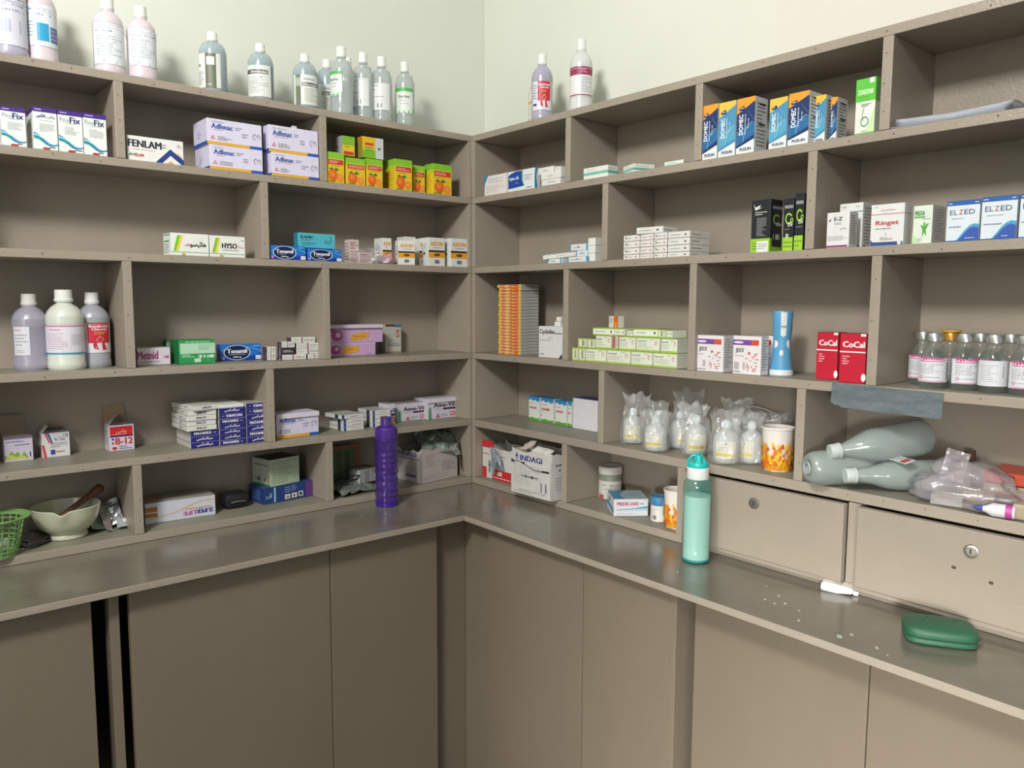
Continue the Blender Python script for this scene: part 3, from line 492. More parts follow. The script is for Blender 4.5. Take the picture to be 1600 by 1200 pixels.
dsg('jixx', '#e6e3e4', [('r', 0, .76, .66, .9, '#7c4a9c'), ('r', .66, .76, .92, .9, '#cf5540'), ('e', .2, .83, .18, .03, '#e6dcee'), ('tb', 'JIXX', .1, .54, .4, .68, '#5a5a62'), ('f', .06, .46, .4, .5, 1, GY)]+jx+[('bars', .06, .14, .45, .32, 6, '#c3b6b6'), ('f', .04, .05, .4, .09, 1, '#5a6a6a')], R=side_print, T=[('r', 0, 0, 1, 1, '#b9b0a8')])
dsg('cocal', '#c02038', [('tb', 'CoCal', .12, .72, .95, .84, '#f2e8ea'), ('r', 0, .615, 1, .64, '#f2e8ea'), ('f', .12, .36, .4, .56, 4, '#f0c8cc'), ('e', .96, .12, .09, .08, '#f2e8ea'), ('r', .8, .95, 1, 1, '#f2e8ea')], T=[('r', 0, 0, 1, 1, '#a01c30')])
dsg('bgcart', '#e0e2dc', [('w', 0, 1, [(.84, 1), (.9, 1), (.82, 1), (.88, 1), (.8, 1), (.86, 1)], '#2f86c4'), ('f', .1, .68, .7, .76, 1, GY), ('r', .08, .5, .7, .58, '#b5565c'), ('f', .12, .52, .66, .56, 1, WH), ('r', 0, .24, .08, .28, '#c05050'), ('w', 0, 1, [(0, .1), (0, .14), (0, .1), (0, .13)], '#5fa83a')], T=[('r', 0, 0, 1, 1, '#2878b0')])
dsg('plainblue', '#dcdbe0', [], T=[('r', 0, 0, 1, 1, '#2f4f94')])

def flap(parent, name, pts, m, thick=.0006):
    bm = bmesh.new(); vs = [bm.verts.new(p) for p in pts]; f = bm.faces.new(vs); r = bmesh.ops.extrude_face_region(bm, geom=[f])
    nrm = f.normal if f.normal.length else Vector((0, 0, 1)); f.normal_update()
    for v in [g for g in r['geom'] if isinstance(g, bmesh.types.BMVert)]: v.co += f.normal*thick
    return obj(name, bm, m, parent)
CARD_BROWN = '#a58d74'
def carton(design, side, s, dep, z, w, D, h, rot, name, label, cat, group):
    body, faces, lid = DSG[design]
    c = math.radians(rot); fx, fy, fz = W(side, s, dep, z)
    a = RZ[side]+c
    # front face centre stays at (s, dep); the body extends inwards
    ox, oy = -math.sin(a)*D/2, math.cos(a)*D/2
    t = thing(name, label, cat, (fx+ox, fy+oy, fz), a, group)
    bm = bmesh.new()
    if lid in ('brown', 'brown2', 'white2'):   # open carton: four walls and a floor
        q = .0009
        bx(bm, -w/2, w/2, -D/2, -D/2+q, 0, h); bx(bm, -w/2, w/2, D/2-q, D/2, 0, h)
        bx(bm, -w/2, -w/2+q, -D/2+q, D/2-q, 0, h); bx(bm, w/2-q, w/2, -D/2+q, D/2-q, 0, h); bx(bm, -w/2+q, w/2-q, -D/2+q, D/2-q, 0, q)
    else: bx(bm, -w/2, w/2, -D/2, D/2, 0, h, min(.0009, h*.08, w*.08))
    obj('box_body', bm, card(body), t)
    art = Art(); sd = hash_(label)
    for fc, ops in faces.items():
        if ops:
            if fc in 'FT' or True: art.ops(ops, face_map(fc, w, D, h), sd)
    art.build('printed_artwork', t)
    W2 = w/2
    if lid == 'brown': flap(t, 'lid_flap', [(-W2*1.0, D/2, h), (W2*.72, D/2, h), (W2*.72, D/2+.006, h+.047), (-W2*1.1, D/2+.006, h+.05)], card(CARD_BROWN))
    if lid == 'brown2':
        flap(t, 'lid_flap', [(-W2, D/2, h), (W2*.75, D/2, h), (W2*.72, D/2+.008, h+.05), (-W2, D/2+.008, h+.046)], card(CARD_BROWN))
        flap(t, 'side_flap', [(-W2, -D/2, h), (-W2, D/2, h), (W2*.1, D/2-.01, h+.028)], card('#cfc8c8'))
        flap(t, 'side_flap', [(W2, D/2, h), (W2, -D/2, h), (W2*.1, D/2-.01, h+.027)], card('#8d7a74'))
    if lid == 'white2':
        flap(t, 'side_flap', [(-W2, -D/2, h), (-W2, D/2, h), (-W2*.5, D/2-.01, h+.022), (-W2*.45, -D/2+.008, h+.016)], card('#d0cdc8'))
        flap(t, 'lid_flap', [(-W2*.9, D/2, h), (W2, D/2, h), (W2*.6, D/2-.03, h+.012), (-W2*.5, D/2-.03, h+.014)], card('#8f7f70'))
    if lid == 'tab': flap(t, 'tuck_flap', [(-W2*.1, -D/2+.004, h), (W2*.16, -D/2+.004, h), (W2*.12, -D/2+.001, h+.006), (-W2*.06, -D/2+.001, h+.006)], card('#e2dcf0'))
    if lid == 'lip':
        bm = bmesh.new(); bx(bm, -W2*1.01, W2*1.01, -D/2-.0045, -D/2+.0005, h-.013, h+.0005, .0006); obj('tuck_flap', bm, card('#dcd7e4'), t)
    if lid == 'pale':
        bm = bmesh.new(); bx(bm, -W2, W2*.98, -D/2-.006, D/2, h+.0004, h+.0018, .0004); o = obj('lid_flap', bm, card('#cfc3d8'), t)
        bm = bmesh.new(); bx(bm, -W2, W2*.98, -D/2-.0062, -D/2-.0048, h-.009, h+.0003, .0003); obj('lid_lip', bm, card('#d6cbdd'), t)
    return t
def hash_(s):
    v = 7
    for ch in s: v = (v*131+ord(ch)) % 1000003
    return v
ITEMS = [
('pinefix','L',1.2514,0.004,1.8319,0.0467,0.045,0.0827,0,'medicine_carton','white carton with purple top and blue wave, leftmost in the frame','box','white boxes with a purple top and a blue wave'),
('pinefix_u','L',1.1906,0.004,1.8319,0.0469,0.0818,0.0918,0,'medicine_carton','purple-topped white wave carton with Urdu lettering, its left side showing','box','white boxes with a purple top and a blue wave'),
('pinefix','L',1.1405,0.004,1.8319,0.049,0.05,0.092,0,'medicine_carton','purple-topped wave carton between the Urdu-lettered one and the last one','box','white boxes with a purple top and a blue wave'),
('pinefix','L',1.0903,0.004,1.8319,0.0482,0.05,0.0935,0,'medicine_carton','purple-topped wave carton standing nearest the shelf divider, right end of its row','box','white boxes with a purple top and a blue wave'),
('fenlam','L',0.956,0.012,1.8319,0.1297,0.07,0.0582,0,'medicine_carton','wide white carton with big dark lettering and a navy chevron','box',None),
('adfenac','L',0.7604,0.004,1.8319,0.1387,0.1057,0.061,0,'medicine_carton','lower left of the four stacked lilac cartons with blue lettering','box','lilac cartons with yellow and blue edge strip'),
('adfenac','L',0.762,0.006,1.8935,0.1424,0.1011,0.0637,0,'medicine_carton','upper left of the four stacked lilac cartons with blue lettering','box','lilac cartons with yellow and blue edge strip'),
('adfenac','L',0.5986,0.003,1.8319,0.1366,0.0508,0.0622,0,'medicine_carton','lower right of the four stacked lilac cartons, beside the divider','box','lilac cartons with yellow and blue edge strip'),
('adfenac_open','L',0.6008,0.006,1.8947,0.1417,0.036,0.0697,0,'medicine_carton','upper right lilac carton of the four, with a raised tab on top','box','lilac cartons with yellow and blue edge strip'),
('orange','L',0.4769,0.006,1.8319,0.0524,0.045,0.0839,0,'medicine_carton','tallest-looking green and yellow orange-fruit carton, right beside the divider','box','green and yellow cartons with an orange printed on them'),
('orange','L',0.4134,0.006,1.8319,0.0607,0.045,0.0749,0,'medicine_carton','orange-fruit carton second from the divider in the lower row','box','green and yellow cartons with an orange printed on them'),
('orange','L',0.3516,0.006,1.8319,0.0522,0.045,0.0795,0,'medicine_carton','orange-fruit carton third from the divider, under the upside-down one','box','green and yellow cartons with an orange printed on them'),
('orange','L',0.2535,0.005,1.8319,0.0596,0.0663,0.0902,0,'medicine_carton','orange-fruit carton with its yellow left side showing, middle of the row','box','green and yellow cartons with an orange printed on them'),
('orange','L',0.1812,0.03,1.8319,0.0411,0.05,0.0839,0,'medicine_carton','orange-fruit carton set back in shade between two nearer ones','box','green and yellow cartons with an orange printed on them'),
('orange','L',0.1122,0.004,1.8319,0.0704,0.046,0.0923,0,'medicine_carton','rightmost orange-fruit carton, nearest the corner of the shelves','box','green and yellow cartons with an orange printed on them'),
('orange_down_g','L',0.4228,0.03,1.9164,0.0399,0.0544,0.0544,0,'medicine_carton','upside-down green and yellow carton with grey side, stacked nearer the divider','box','green and yellow cartons with an orange printed on them'),
('orange_down','L',0.3487,0.02,1.9164,0.0694,0.0281,0.0594,0,'medicine_carton','upside-down yellow-green carton with white panel, stacked above the third one','box','green and yellow cartons with an orange printed on them'),
('hyso_u','L',0.8836,0.01,1.6111,0.093,0.0602,0.055,0,'medicine_carton','white carton with green-yellow slash and Urdu lettering','box',None),
('hyso','L',0.7888,0.01,1.6111,0.0914,0.05,0.0542,0,'medicine_carton','white carton with green-yellow slash and bold black Latin lettering','box',None),
('tenamil','L',0.625,0.006,1.6111,0.1021,0.08,0.0377,0,'medicine_carton','blue oval-print carton beside the divider under the teal box','box','bright blue cartons with a dark oval'),
('tenamil','L',0.5166,0.006,1.6111,0.105,0.08,0.0334,0,'medicine_carton','blue oval-print carton to the right, under the teal box end','box','bright blue cartons with a dark oval'),
('kamic','L',0.5206,0.045,1.6494,0.1153,0.0245,0.0409,0,'medicine_carton','teal carton lying on the two blue oval-print cartons','box',None),
('axon','L',0.2806,0.06,1.6111,0.0316,0.05,0.0812,0,'medicine_carton','white orange-banded carton farthest left, behind the clear bag','box','white cartons with an orange and black band'),
('axon','L',0.1794,0.085,1.6111,0.0394,0.05,0.0924,0,'medicine_carton','white orange-banded carton hidden behind the front turned one','box','white cartons with an orange and black band'),
('axon','L',0.241,0.012,1.6111,0.0527,0.032,0.0728,-14,'medicine_carton','white orange-banded carton standing forward of its row, slightly turned','box','white cartons with an orange and black band'),
('axon','L',0.1548,0.055,1.6111,0.0229,0.05,0.086,0,'medicine_carton','half-hidden white orange-banded carton right behind the turned one','box','white cartons with an orange and black band'),
('axon','L',0.1238,0.02,1.6111,0.0623,0.05,0.0886,0,'medicine_carton','white orange-banded carton second from the corner post','box','white cartons with an orange and black band'),
('axon','L',0.0429,0.012,1.6111,0.0662,0.05,0.0897,0,'medicine_carton','white orange-banded carton nearest the corner post','box','white cartons with an orange and black band'),
('pinkleaf','L',0.3762,0.02,1.6111,0.0447,0.02,0.0306,0,'medicine_box','small pink patterned box lying by the clear bag','box',None),
('pinkleaf','L',0.4014,0.045,1.6111,0.0305,0.03,0.0688,0,'medicine_box','tall pink patterned box inside the mouth of the clear bag','box',None),
('pinkred','L',0.2916,0.02,1.6111,0.0212,0.02,0.0306,0,'medicine_box','tiny pink and red box in front of the orange-banded cartons','box',None),
('metnid','L',0.9624,0.0758,1.3349,0.0798,0.05,0.0433,0,'medicine_carton','pale carton with magenta lettering beside the divider','box',None),
('green','L',0.8616,0.0546,1.3349,0.0927,0.0567,0.0619,0,'medicine_carton','front green and mint carton, its face whole','box','green and mint cartons'),
('green','L',0.9022,0.16,1.3349,0.0111,0.018,0.059,0,'medicine_carton','green carton edge peeping out behind the front green one','box','green and mint cartons'),
('tenamil','L',0.7273,0.0999,1.3349,0.1146,0.0296,0.0443,0,'medicine_carton','bright blue oval-print carton right of the green cartons','box',None),
('tinyw','L',0.6008,0.0356,1.3349,0.0714,0.03,0.0144,0,'medicine_carton','little white box at the bottom left of the small pile','box','little white boxes with a black side'),
('tinyw','L',0.5376,0.0369,1.3349,0.0454,0.03,0.0138,0,'medicine_carton','little white box at the bottom right of the small pile','box','little white boxes with a black side'),
('tinyw','L',0.5538,0.0376,1.3493,0.0793,0.03,0.0164,0,'medicine_carton','little white box in the second layer of the small pile','box','little white boxes with a black side'),
('tinyw','L',0.554,0.0386,1.3663,0.0773,0.03,0.014,0,'medicine_carton','little white box in the third layer, on the right','box','little white boxes with a black side'),
('tinyw','L',0.5698,0.0416,1.3809,0.0726,0.03,0.0161,0,'medicine_carton','little white box on the very top of the small pile','box','little white boxes with a black side'),
('tinyb','L',0.6168,0.0396,1.3499,0.0385,0.028,0.0187,0,'medicine_carton','little box with its black end forward in the small pile','box','little white boxes with a black side'),
('tinyw','L',0.6155,0.0416,1.3692,0.0386,0.028,0.0163,0,'medicine_carton','little white box lying on the black-ended one','box','little white boxes with a black side'),
('tinyw','L',0.6592,0.055,1.3349,0.0266,0.03,0.0219,0,'medicine_carton','lower of the two little boxes left of the clear vial','box','little white boxes with a black side'),
('tinyw','L',0.6587,0.055,1.3574,0.0265,0.03,0.0145,0,'medicine_carton','upper of the two little boxes left of the clear vial','box','little white boxes with a black side'),
('purple','L',0.3913,0.086,1.3349,0.1614,0.06,0.0388,0,'medicine_carton','lower lilac carton with a yellow blob','box','lilac cartons with a yellow blob'),
('purple_open','L',0.3778,0.086,1.3743,0.1861,0.06,0.0534,0,'medicine_carton','upper lilac carton with a yellow blob and loose pale lid','box','lilac cartons with a yellow blob'),
('greybox','L',0.2125,0.14,1.3349,0.0588,0.035,0.0913,0,'medicine_carton','upright grey-white carton with a dark red top, right of the lilac ones','box',None),
('herb','L',1.2619,0.1236,1.1149,0.0578,0.04,0.0584,0,'open_carton','open lilac carton with green leaves printed at the bottom','box',None),
('striped','L',1.1822,0.135,1.1149,0.0599,0.043,0.0595,0,'open_carton','open white carton with red and blue corner stripes','box',None),
('b12','L',1.0354,0.1254,1.1149,0.0591,0.0456,0.0655,0,'open_carton','open white carton with a red block and B-12 lettering','box',None),
('matamex_u','L',0.8559,0.035,1.1149,0.0714,0.115,0.0148,0,'medicine_carton','navy slim carton, bottom of the three under the white ones','box','navy slim cartons with white lettering'),
('matamex_u','L',0.8559,0.035,1.1303,0.0714,0.115,0.0148,0,'medicine_carton','navy slim carton, middle of the three under the white ones','box','navy slim cartons with white lettering'),
('matamex','L',0.8559,0.035,1.1457,0.0714,0.115,0.0148,0,'medicine_carton','navy slim carton, top of the three under the white ones','box','navy slim cartons with white lettering'),
('imcit','L',0.8641,0.03,1.1611,0.0764,0.125,0.0128,0,'medicine_carton','white slim carton, lowest of the four squared ones on the navy ones','box','white side-printed slim cartons in the left stack'),
('imcit','L',0.8642,0.032,1.1745,0.0749,0.125,0.0128,0,'medicine_carton','white slim carton, second lowest of the four squared ones on the navy ones','box','white side-printed slim cartons in the left stack'),
('imcit','L',0.8641,0.03,1.1879,0.0764,0.125,0.0128,0,'medicine_carton','white slim carton, second highest of the four squared ones on the navy ones','box','white side-printed slim cartons in the left stack'),
('imcit','L',0.8612,0.032,1.2013,0.0719,0.125,0.0128,0,'medicine_carton','white slim carton, highest of the four squared ones on the navy ones','box','white side-printed slim cartons in the left stack'),
('imcit','L',0.85,0.026,1.2147,0.0692,0.125,0.0125,9,'medicine_carton','white slim carton lying askew at the very top of the left stack','box','white side-printed slim cartons in the left stack'),
('matamex','L',0.7837,0.03,1.1149,0.0686,0.125,0.0137,0,'medicine_carton','navy slim carton, bottom of seven in the middle stack','box','navy slim cartons with white lettering'),
('matamex_u','L',0.783,0.032,1.1292,0.0687,0.125,0.0137,0,'medicine_carton','navy slim carton, second of seven in the middle stack','box','navy slim cartons with white lettering'),
('matamex_u','L',0.7837,0.03,1.1435,0.0686,0.125,0.0137,0,'medicine_carton','navy slim carton, third of seven in the middle stack','box','navy slim cartons with white lettering'),
('matamex_u','L',0.783,0.032,1.1578,0.0687,0.125,0.0137,0,'medicine_carton','navy slim carton, fourth of seven in the middle stack','box','navy slim cartons with white lettering'),
('matamex','L',0.7837,0.03,1.1721,0.0686,0.125,0.0137,0,'medicine_carton','navy slim carton, fifth of seven in the middle stack','box','navy slim cartons with white lettering'),
('matamex_d','L',0.783,0.032,1.1864,0.0687,0.125,0.0137,0,'medicine_carton','navy slim carton, sixth of seven in the middle stack','box','navy slim cartons with white lettering'),
('matamex_u','L',0.7837,0.03,1.2007,0.0686,0.125,0.0137,0,'medicine_carton','navy slim carton, topmost of seven in the middle stack','box','navy slim cartons with white lettering'),
('white','L',0.785,0.03,1.215,0.0661,0.125,0.009,0,'medicine_carton','plain white slim box capping the middle navy stack','box',None),
('matamex_u','L',0.7086,0.03,1.1149,0.0723,0.125,0.0148,0,'medicine_carton','navy slim carton, bottom of seven in the stack nearest the divider','box','navy slim cartons with white lettering'),
('matamex','L',0.7081,0.0315,1.1303,0.0723,0.125,0.0148,0,'medicine_carton','navy slim carton, second of seven in the stack nearest the divider','box','navy slim cartons with white lettering'),
('matamex_u','L',0.7086,0.03,1.1457,0.0723,0.125,0.0148,0,'medicine_carton','navy slim carton, third of seven in the stack nearest the divider','box','navy slim cartons with white lettering'),
('matamex','L',0.7081,0.0315,1.1611,0.0723,0.125,0.0148,0,'medicine_carton','navy slim carton, fourth of seven in the stack nearest the divider','box','navy slim cartons with white lettering'),
('matamex_u','L',0.7086,0.03,1.1765,0.0723,0.125,0.0148,0,'medicine_carton','navy slim carton, fifth of seven in the stack nearest the divider','box','navy slim cartons with white lettering'),
('matamex_d','L',0.7081,0.0315,1.1919,0.0723,0.125,0.0148,0,'medicine_carton','navy slim carton, sixth of seven in the stack nearest the divider','box','navy slim cartons with white lettering'),
('matamex_d','L',0.7086,0.03,1.2073,0.0723,0.125,0.0148,0,'medicine_carton','navy slim carton, topmost of seven in the stack nearest the divider','box','navy slim cartons with white lettering'),
('adfenac_open2','L',0.5934,0.0401,1.1149,0.1284,0.07,0.068,0,'medicine_carton','lilac carton with blue lettering alone beside the divider, lid ajar','box',None),
('rxslim','L',0.4178,0.035,1.1149,0.0677,0.09,0.0118,0,'medicine_carton','white slim box, lowest in the pile right of the lilac carton','box','small white slim boxes with blue ends'),
('rxslim','L',0.4178,0.035,1.1273,0.0677,0.09,0.0118,0,'medicine_carton','white slim box, second in the pile right of the lilac carton','box','small white slim boxes with blue ends'),
('rxslim','L',0.4178,0.035,1.1397,0.0677,0.09,0.0118,0,'medicine_carton','white slim box, third in the pile right of the lilac carton','box','small white slim boxes with blue ends'),
('rxslim','L',0.4218,0.035,1.1521,0.0756,0.09,0.0118,5,'medicine_carton','white slim box, top loose in the pile right of the lilac carton','box','small white slim boxes with blue ends'),
('rxslim','L',0.3162,0.045,1.1149,0.0632,0.09,0.0125,0,'medicine_carton','white slim box, lowest in the pile behind the purple bottle top','box','small white slim boxes with blue ends'),
('rxslim','L',0.3162,0.045,1.128,0.0632,0.09,0.0125,0,'medicine_carton','white slim box, second in the pile behind the purple bottle top','box','small white slim boxes with blue ends'),
('rxslim','L',0.3162,0.045,1.1411,0.0632,0.09,0.0125,0,'medicine_carton','white slim box, third in the pile behind the purple bottle top','box','small white slim boxes with blue ends'),
('rxslim','L',0.3162,0.045,1.1542,0.0632,0.09,0.0125,0,'medicine_carton','white slim box, top in the pile behind the purple bottle top','box','small white slim boxes with blue ends'),
('amevil','L',0.2676,0.07,1.1149,0.0303,0.05,0.0648,0,'medicine_carton','half-hidden green-edged carton left end of its row','box','lilac-white cartons with a green edge'),
('amevil','L',0.1724,0.0976,1.1149,0.1118,0.08,0.0577,0,'medicine_carton','green-edged lettered carton in the middle of its row','box','lilac-white cartons with a green edge'),
('amevil_open','L',0.0672,0.0779,1.1149,0.1151,0.08,0.0674,0,'medicine_carton','green-edged lettered carton near the corner, flap standing up','box','lilac-white cartons with a green edge'),
('leaflet','R',0.1115,0.006,1.8319,0.1108,0.06,0.0598,0,'medicine_carton','white small-print carton with blue corner, nearest the shelf corner','box',None),
('xylo','R',0.2326,0.006,1.8319,0.1201,0.0228,0.0592,0,'medicine_carton','blue and white carton with white lettering and rounded blue panel','box',None),
('slimw','R',0.3686,0.002,1.8319,0.0791,0.06,0.017,0,'medicine_carton','lowest white slim carton of the pile beside the divider, jutting out','box','white slim cartons piled at the divider'),
('slimw','R',0.3671,0.003,1.8495,0.0844,0.06,0.0165,0,'medicine_carton','second white slim carton of the pile beside the divider','box','white slim cartons piled at the divider'),
('slimw','R',0.3385,0.01,1.8666,0.0655,0.05,0.02,0,'medicine_carton','white torn-lid carton on top of the pile, left','box','white slim cartons piled at the divider'),
('slimw','R',0.3863,0.012,1.8666,0.0238,0.05,0.016,0,'medicine_carton','short white carton on top of the pile, against the divider','box','white slim cartons piled at the divider'),
('gstripe','R',0.5358,0.01,1.8319,0.0904,0.0399,0.0304,0,'medicine_carton','pale green striped white carton nearest the corner side','box','low white cartons with a pale green stripe'),
('gstripe','R',0.6352,0.03,1.8319,0.0608,0.06,0.024,-22,'medicine_carton','pale green striped carton turned at an angle, middle one','box','low white cartons with a pale green stripe'),
('gstripe','R',0.7672,0.05,1.8319,0.0599,0.04,0.02,0,'medicine_carton','pale green striped carton set back by the divider, smallest looking','box','low white cartons with a pale green stripe'),
('domec_n','R',0.9047,0.006,1.8319,0.0434,0.04,0.123,0,'medicine_carton','navy vertical-lettered tall carton with orange corner, first by the divider','box','tall blue cartons with an orange or yellow corner'),
('domec_l','R',0.9521,0.006,1.8319,0.0442,0.04,0.1213,0,'medicine_carton','light blue tall carton with yellow corner, second from the divider','box','tall blue cartons with an orange or yellow corner'),
('domec_n','R',1.0018,0.004,1.8319,0.0457,0.0498,0.1206,0,'medicine_carton','navy orange-cornered tall carton third in the row, its side showing','box','tall blue cartons with an orange or yellow corner'),
('domec_l','R',1.0812,0.006,1.8319,0.0418,0.04,0.1051,0,'medicine_carton','light blue yellow-cornered tall carton fourth in the row','box','tall blue cartons with an orange or yellow corner'),
('domec_n','R',1.1302,0.004,1.8319,0.0466,0.0485,0.1071,0,'medicine_carton','biggest-looking navy orange-cornered carton, fifth in the row','box','tall blue cartons with an orange or yellow corner'),
('domec_l','R',1.1634,0.03,1.8319,0.0246,0.0457,0.0986,0,'medicine_carton','light blue sliver of carton behind the fifth, sixth in the row','box','tall blue cartons with an orange or yellow corner'),
('domec_n','R',1.1913,0.035,1.8319,0.0142,0.0433,0.0902,0,'medicine_carton','last carton of the blue row, mostly its white side showing','box','tall blue cartons with an orange or yellow corner'),
('zoro','R',1.2645,0.02,1.8319,0.0397,0.025,0.1099,0,'medicine_carton','slim bright green and white carton standing by the divider','box',None),
('blueend','R',0.3689,0.02,1.6111,0.0636,0.03,0.013,0,'medicine_carton','blue-ended box under the slanting carton','box','small blue-ended white boxes'),
('blueend','R',0.474,0.01,1.6111,0.0868,0.03,0.0145,0,'medicine_carton','lowest blue-ended box of the pile of three','box','small blue-ended white boxes'),
('blueend','R',0.4902,0.012,1.6262,0.0522,0.03,0.0165,0,'medicine_carton','middle blue-ended box of the pile of three','box','small blue-ended white boxes'),
('blueend','R',0.4748,0.013,1.6433,0.0753,0.03,0.017,0,'medicine_carton','highest blue-ended box of the pile of three','box','small blue-ended white boxes'),
('white','R',0.5256,0.01,1.6111,0.027,0.05,0.0205,0,'medicine_carton','plain white box against the divider, bottom of three','box','plain white boxes by the divider'),
('white','R',0.5256,0.01,1.6322,0.027,0.05,0.0205,0,'medicine_carton','plain white box against the divider, middle of three','box','plain white boxes by the divider'),
('white','R',0.5256,0.01,1.6533,0.027,0.05,0.0205,0,'medicine_carton','plain white box against the divider, top of three','box','plain white boxes by the divider'),
('slimp0','R',0.6594,0.02,1.6111,0.0542,0.08,0.0118,0,'medicine_carton','slim white carton, left end, bottom layer','box','slim white printed cartons in the wide pile'),
('slimp0','R',0.6594,0.02,1.6235,0.0542,0.08,0.0165,0,'medicine_carton','slim white carton, left end, second layer','box','slim white printed cartons in the wide pile'),
('slimp0','R',0.6594,0.02,1.6406,0.0542,0.08,0.0165,0,'medicine_carton','slim white carton, left end, third layer','box','slim white printed cartons in the wide pile'),
('slimp0','R',0.6594,0.02,1.6577,0.0542,0.08,0.0155,0,'medicine_carton','slim white carton, left end, fourth layer','box','slim white printed cartons in the wide pile'),
('slimp1','R',0.7107,0.02,1.6111,0.0418,0.08,0.0118,0,'medicine_carton','slim white carton, second column, bottom layer','box','slim white printed cartons in the wide pile'),
('slimp1','R',0.7107,0.02,1.6235,0.0418,0.08,0.0165,0,'medicine_carton','slim white carton, second column, second layer','box','slim white printed cartons in the wide pile'),
('slimp1','R',0.7107,0.02,1.6406,0.0418,0.08,0.0165,0,'medicine_carton','slim white carton, second column, third layer','box','slim white printed cartons in the wide pile'),
('slimp1','R',0.7107,0.02,1.6577,0.0418,0.08,0.0155,0,'medicine_carton','slim white carton, second column, fourth layer','box','slim white printed cartons in the wide pile'),
('slimp0','R',0.7551,0.02,1.6111,0.0404,0.08,0.0118,0,'medicine_carton','slim white carton, third column, bottom layer','box','slim white printed cartons in the wide pile'),
('slimp0','R',0.7551,0.02,1.6235,0.0404,0.08,0.0165,0,'medicine_carton','slim white carton, third column, second layer','box','slim white printed cartons in the wide pile'),
('slimp0','R',0.7551,0.02,1.6406,0.0404,0.08,0.0165,0,'medicine_carton','slim white carton, third column, third layer','box','slim white printed cartons in the wide pile'),
('slimp0','R',0.7551,0.02,1.6577,0.0404,0.08,0.0155,0,'medicine_carton','slim white carton, third column, fourth layer','box','slim white printed cartons in the wide pile'),
('slimp2','R',0.8101,0.023,1.6111,0.0663,0.08,0.0118,0,'medicine_carton','slim white carton, right column, bottom layer','box','slim white printed cartons in the wide pile'),
('slimp2','R',0.8101,0.023,1.6235,0.0663,0.08,0.0165,0,'medicine_carton','slim white carton, right column, second layer','box','slim white printed cartons in the wide pile'),
('slimp2','R',0.8101,0.023,1.6406,0.0663,0.08,0.0165,0,'medicine_carton','slim white carton, right column, third layer','box','slim white printed cartons in the wide pile'),
('slimp2','R',0.8101,0.023,1.6577,0.0663,0.08,0.0155,0,'medicine_carton','slim white carton, right column, fourth layer','box','slim white printed cartons in the wide pile'),
('slimp2','R',0.7194,0.02,1.6738,0.0803,0.07,0.0165,6,'medicine_carton','slim white carton lying alone on top of the wide pile','box','slim white printed cartons in the wide pile'),
('cablack','R',1.0438,0.012,1.6111,0.0478,0.0483,0.1151,0,'medicine_carton','black and lime carton with white small print and sticker, leftmost of three','box','black and lime cartons'),
('caside','R',1.1111,0.012,1.6111,0.0238,0.03,0.11,0,'medicine_carton','middle black and lime carton with a big lime letter','box','black and lime cartons'),
('caside','R',1.1384,0.008,1.6111,0.0202,0.03,0.1177,0,'medicine_carton','black and lime carton partly behind the divider, tallest of three','box','black and lime cartons'),
('ez','R',1.2266,0.006,1.6111,0.0479,0.0356,0.0719,0,'medicine_carton','white carton with a magenta mark and magenta foot strip','box',None),
('whiteblue','R',1.226,0.06,1.6111,0.0497,0.06,0.0945,0,'medicine_carton','taller white carton behind the magenta-marked one','box',None),
('ringet','R',1.3262,0.006,1.6111,0.0644,0.031,0.0793,0,'medicine_carton','white carton with red lettering and a blue foot strip','box',None),
('prexa','R',1.3868,0.02,1.6111,0.035,0.0592,0.0719,0,'medicine_carton','white carton with green lettering and a small green figure','box',None),
('elzed','R',1.4625,0.006,1.6111,0.0554,0.06,0.0724,0,'medicine_carton','blue swirl carton beside the green-figure carton','box','pale cartons with a blue top and blue swirl'),
('elzed','R',1.5215,0.005,1.6111,0.0564,0.06,0.0743,0,'medicine_carton','second blue swirl carton, whole, to the right','box','pale cartons with a blue top and blue swirl'),
('elzed','R',1.5768,0.006,1.6111,0.0473,0.06,0.0748,0,'medicine_carton','third blue swirl carton cut off at the frame edge','box','pale cartons with a blue top and blue swirl'),
('oslim','R',0.1298,0.05,1.3343,0.1096,0.075,0.0096,0,'medicine_carton','orange and yellow ended slim carton at the bottom of the tall stack','box','orange-ended slim cartons in the tall stack'),
('oslim','R',0.1306,0.05,1.3444,0.1081,0.075,0.0096,0,'medicine_carton','orange and yellow ended slim carton in the tall stack','box','orange-ended slim cartons in the tall stack'),
('oslim','R',0.1314,0.05,1.3544,0.1065,0.075,0.0096,0,'medicine_carton','orange and yellow ended slim carton in the tall stack','box','orange-ended slim cartons in the tall stack'),
('oslim','R',0.1298,0.05,1.3644,0.1096,0.075,0.0096,0,'medicine_carton','orange and yellow ended slim carton in the tall stack','box','orange-ended slim cartons in the tall stack'),
('oslim','R',0.1306,0.05,1.3745,0.1081,0.075,0.0096,0,'medicine_carton','orange and yellow ended slim carton in the tall stack','box','orange-ended slim cartons in the tall stack'),
('oslim','R',0.1314,0.05,1.3845,0.1065,0.075,0.0096,0,'medicine_carton','orange and yellow ended slim carton in the tall stack','box','orange-ended slim cartons in the tall stack'),
('oslim','R',0.1298,0.05,1.3946,0.1096,0.075,0.0096,0,'medicine_carton','orange and yellow ended slim carton in the tall stack','box','orange-ended slim cartons in the tall stack'),
('oslim','R',0.1306,0.05,1.4046,0.1081,0.075,0.0096,0,'medicine_carton','orange and yellow ended slim carton in the tall stack','box','orange-ended slim cartons in the tall stack'),
('oslim','R',0.1314,0.05,1.4146,0.1065,0.075,0.0096,0,'medicine_carton','orange and yellow ended slim carton in the tall stack','box','orange-ended slim cartons in the tall stack'),
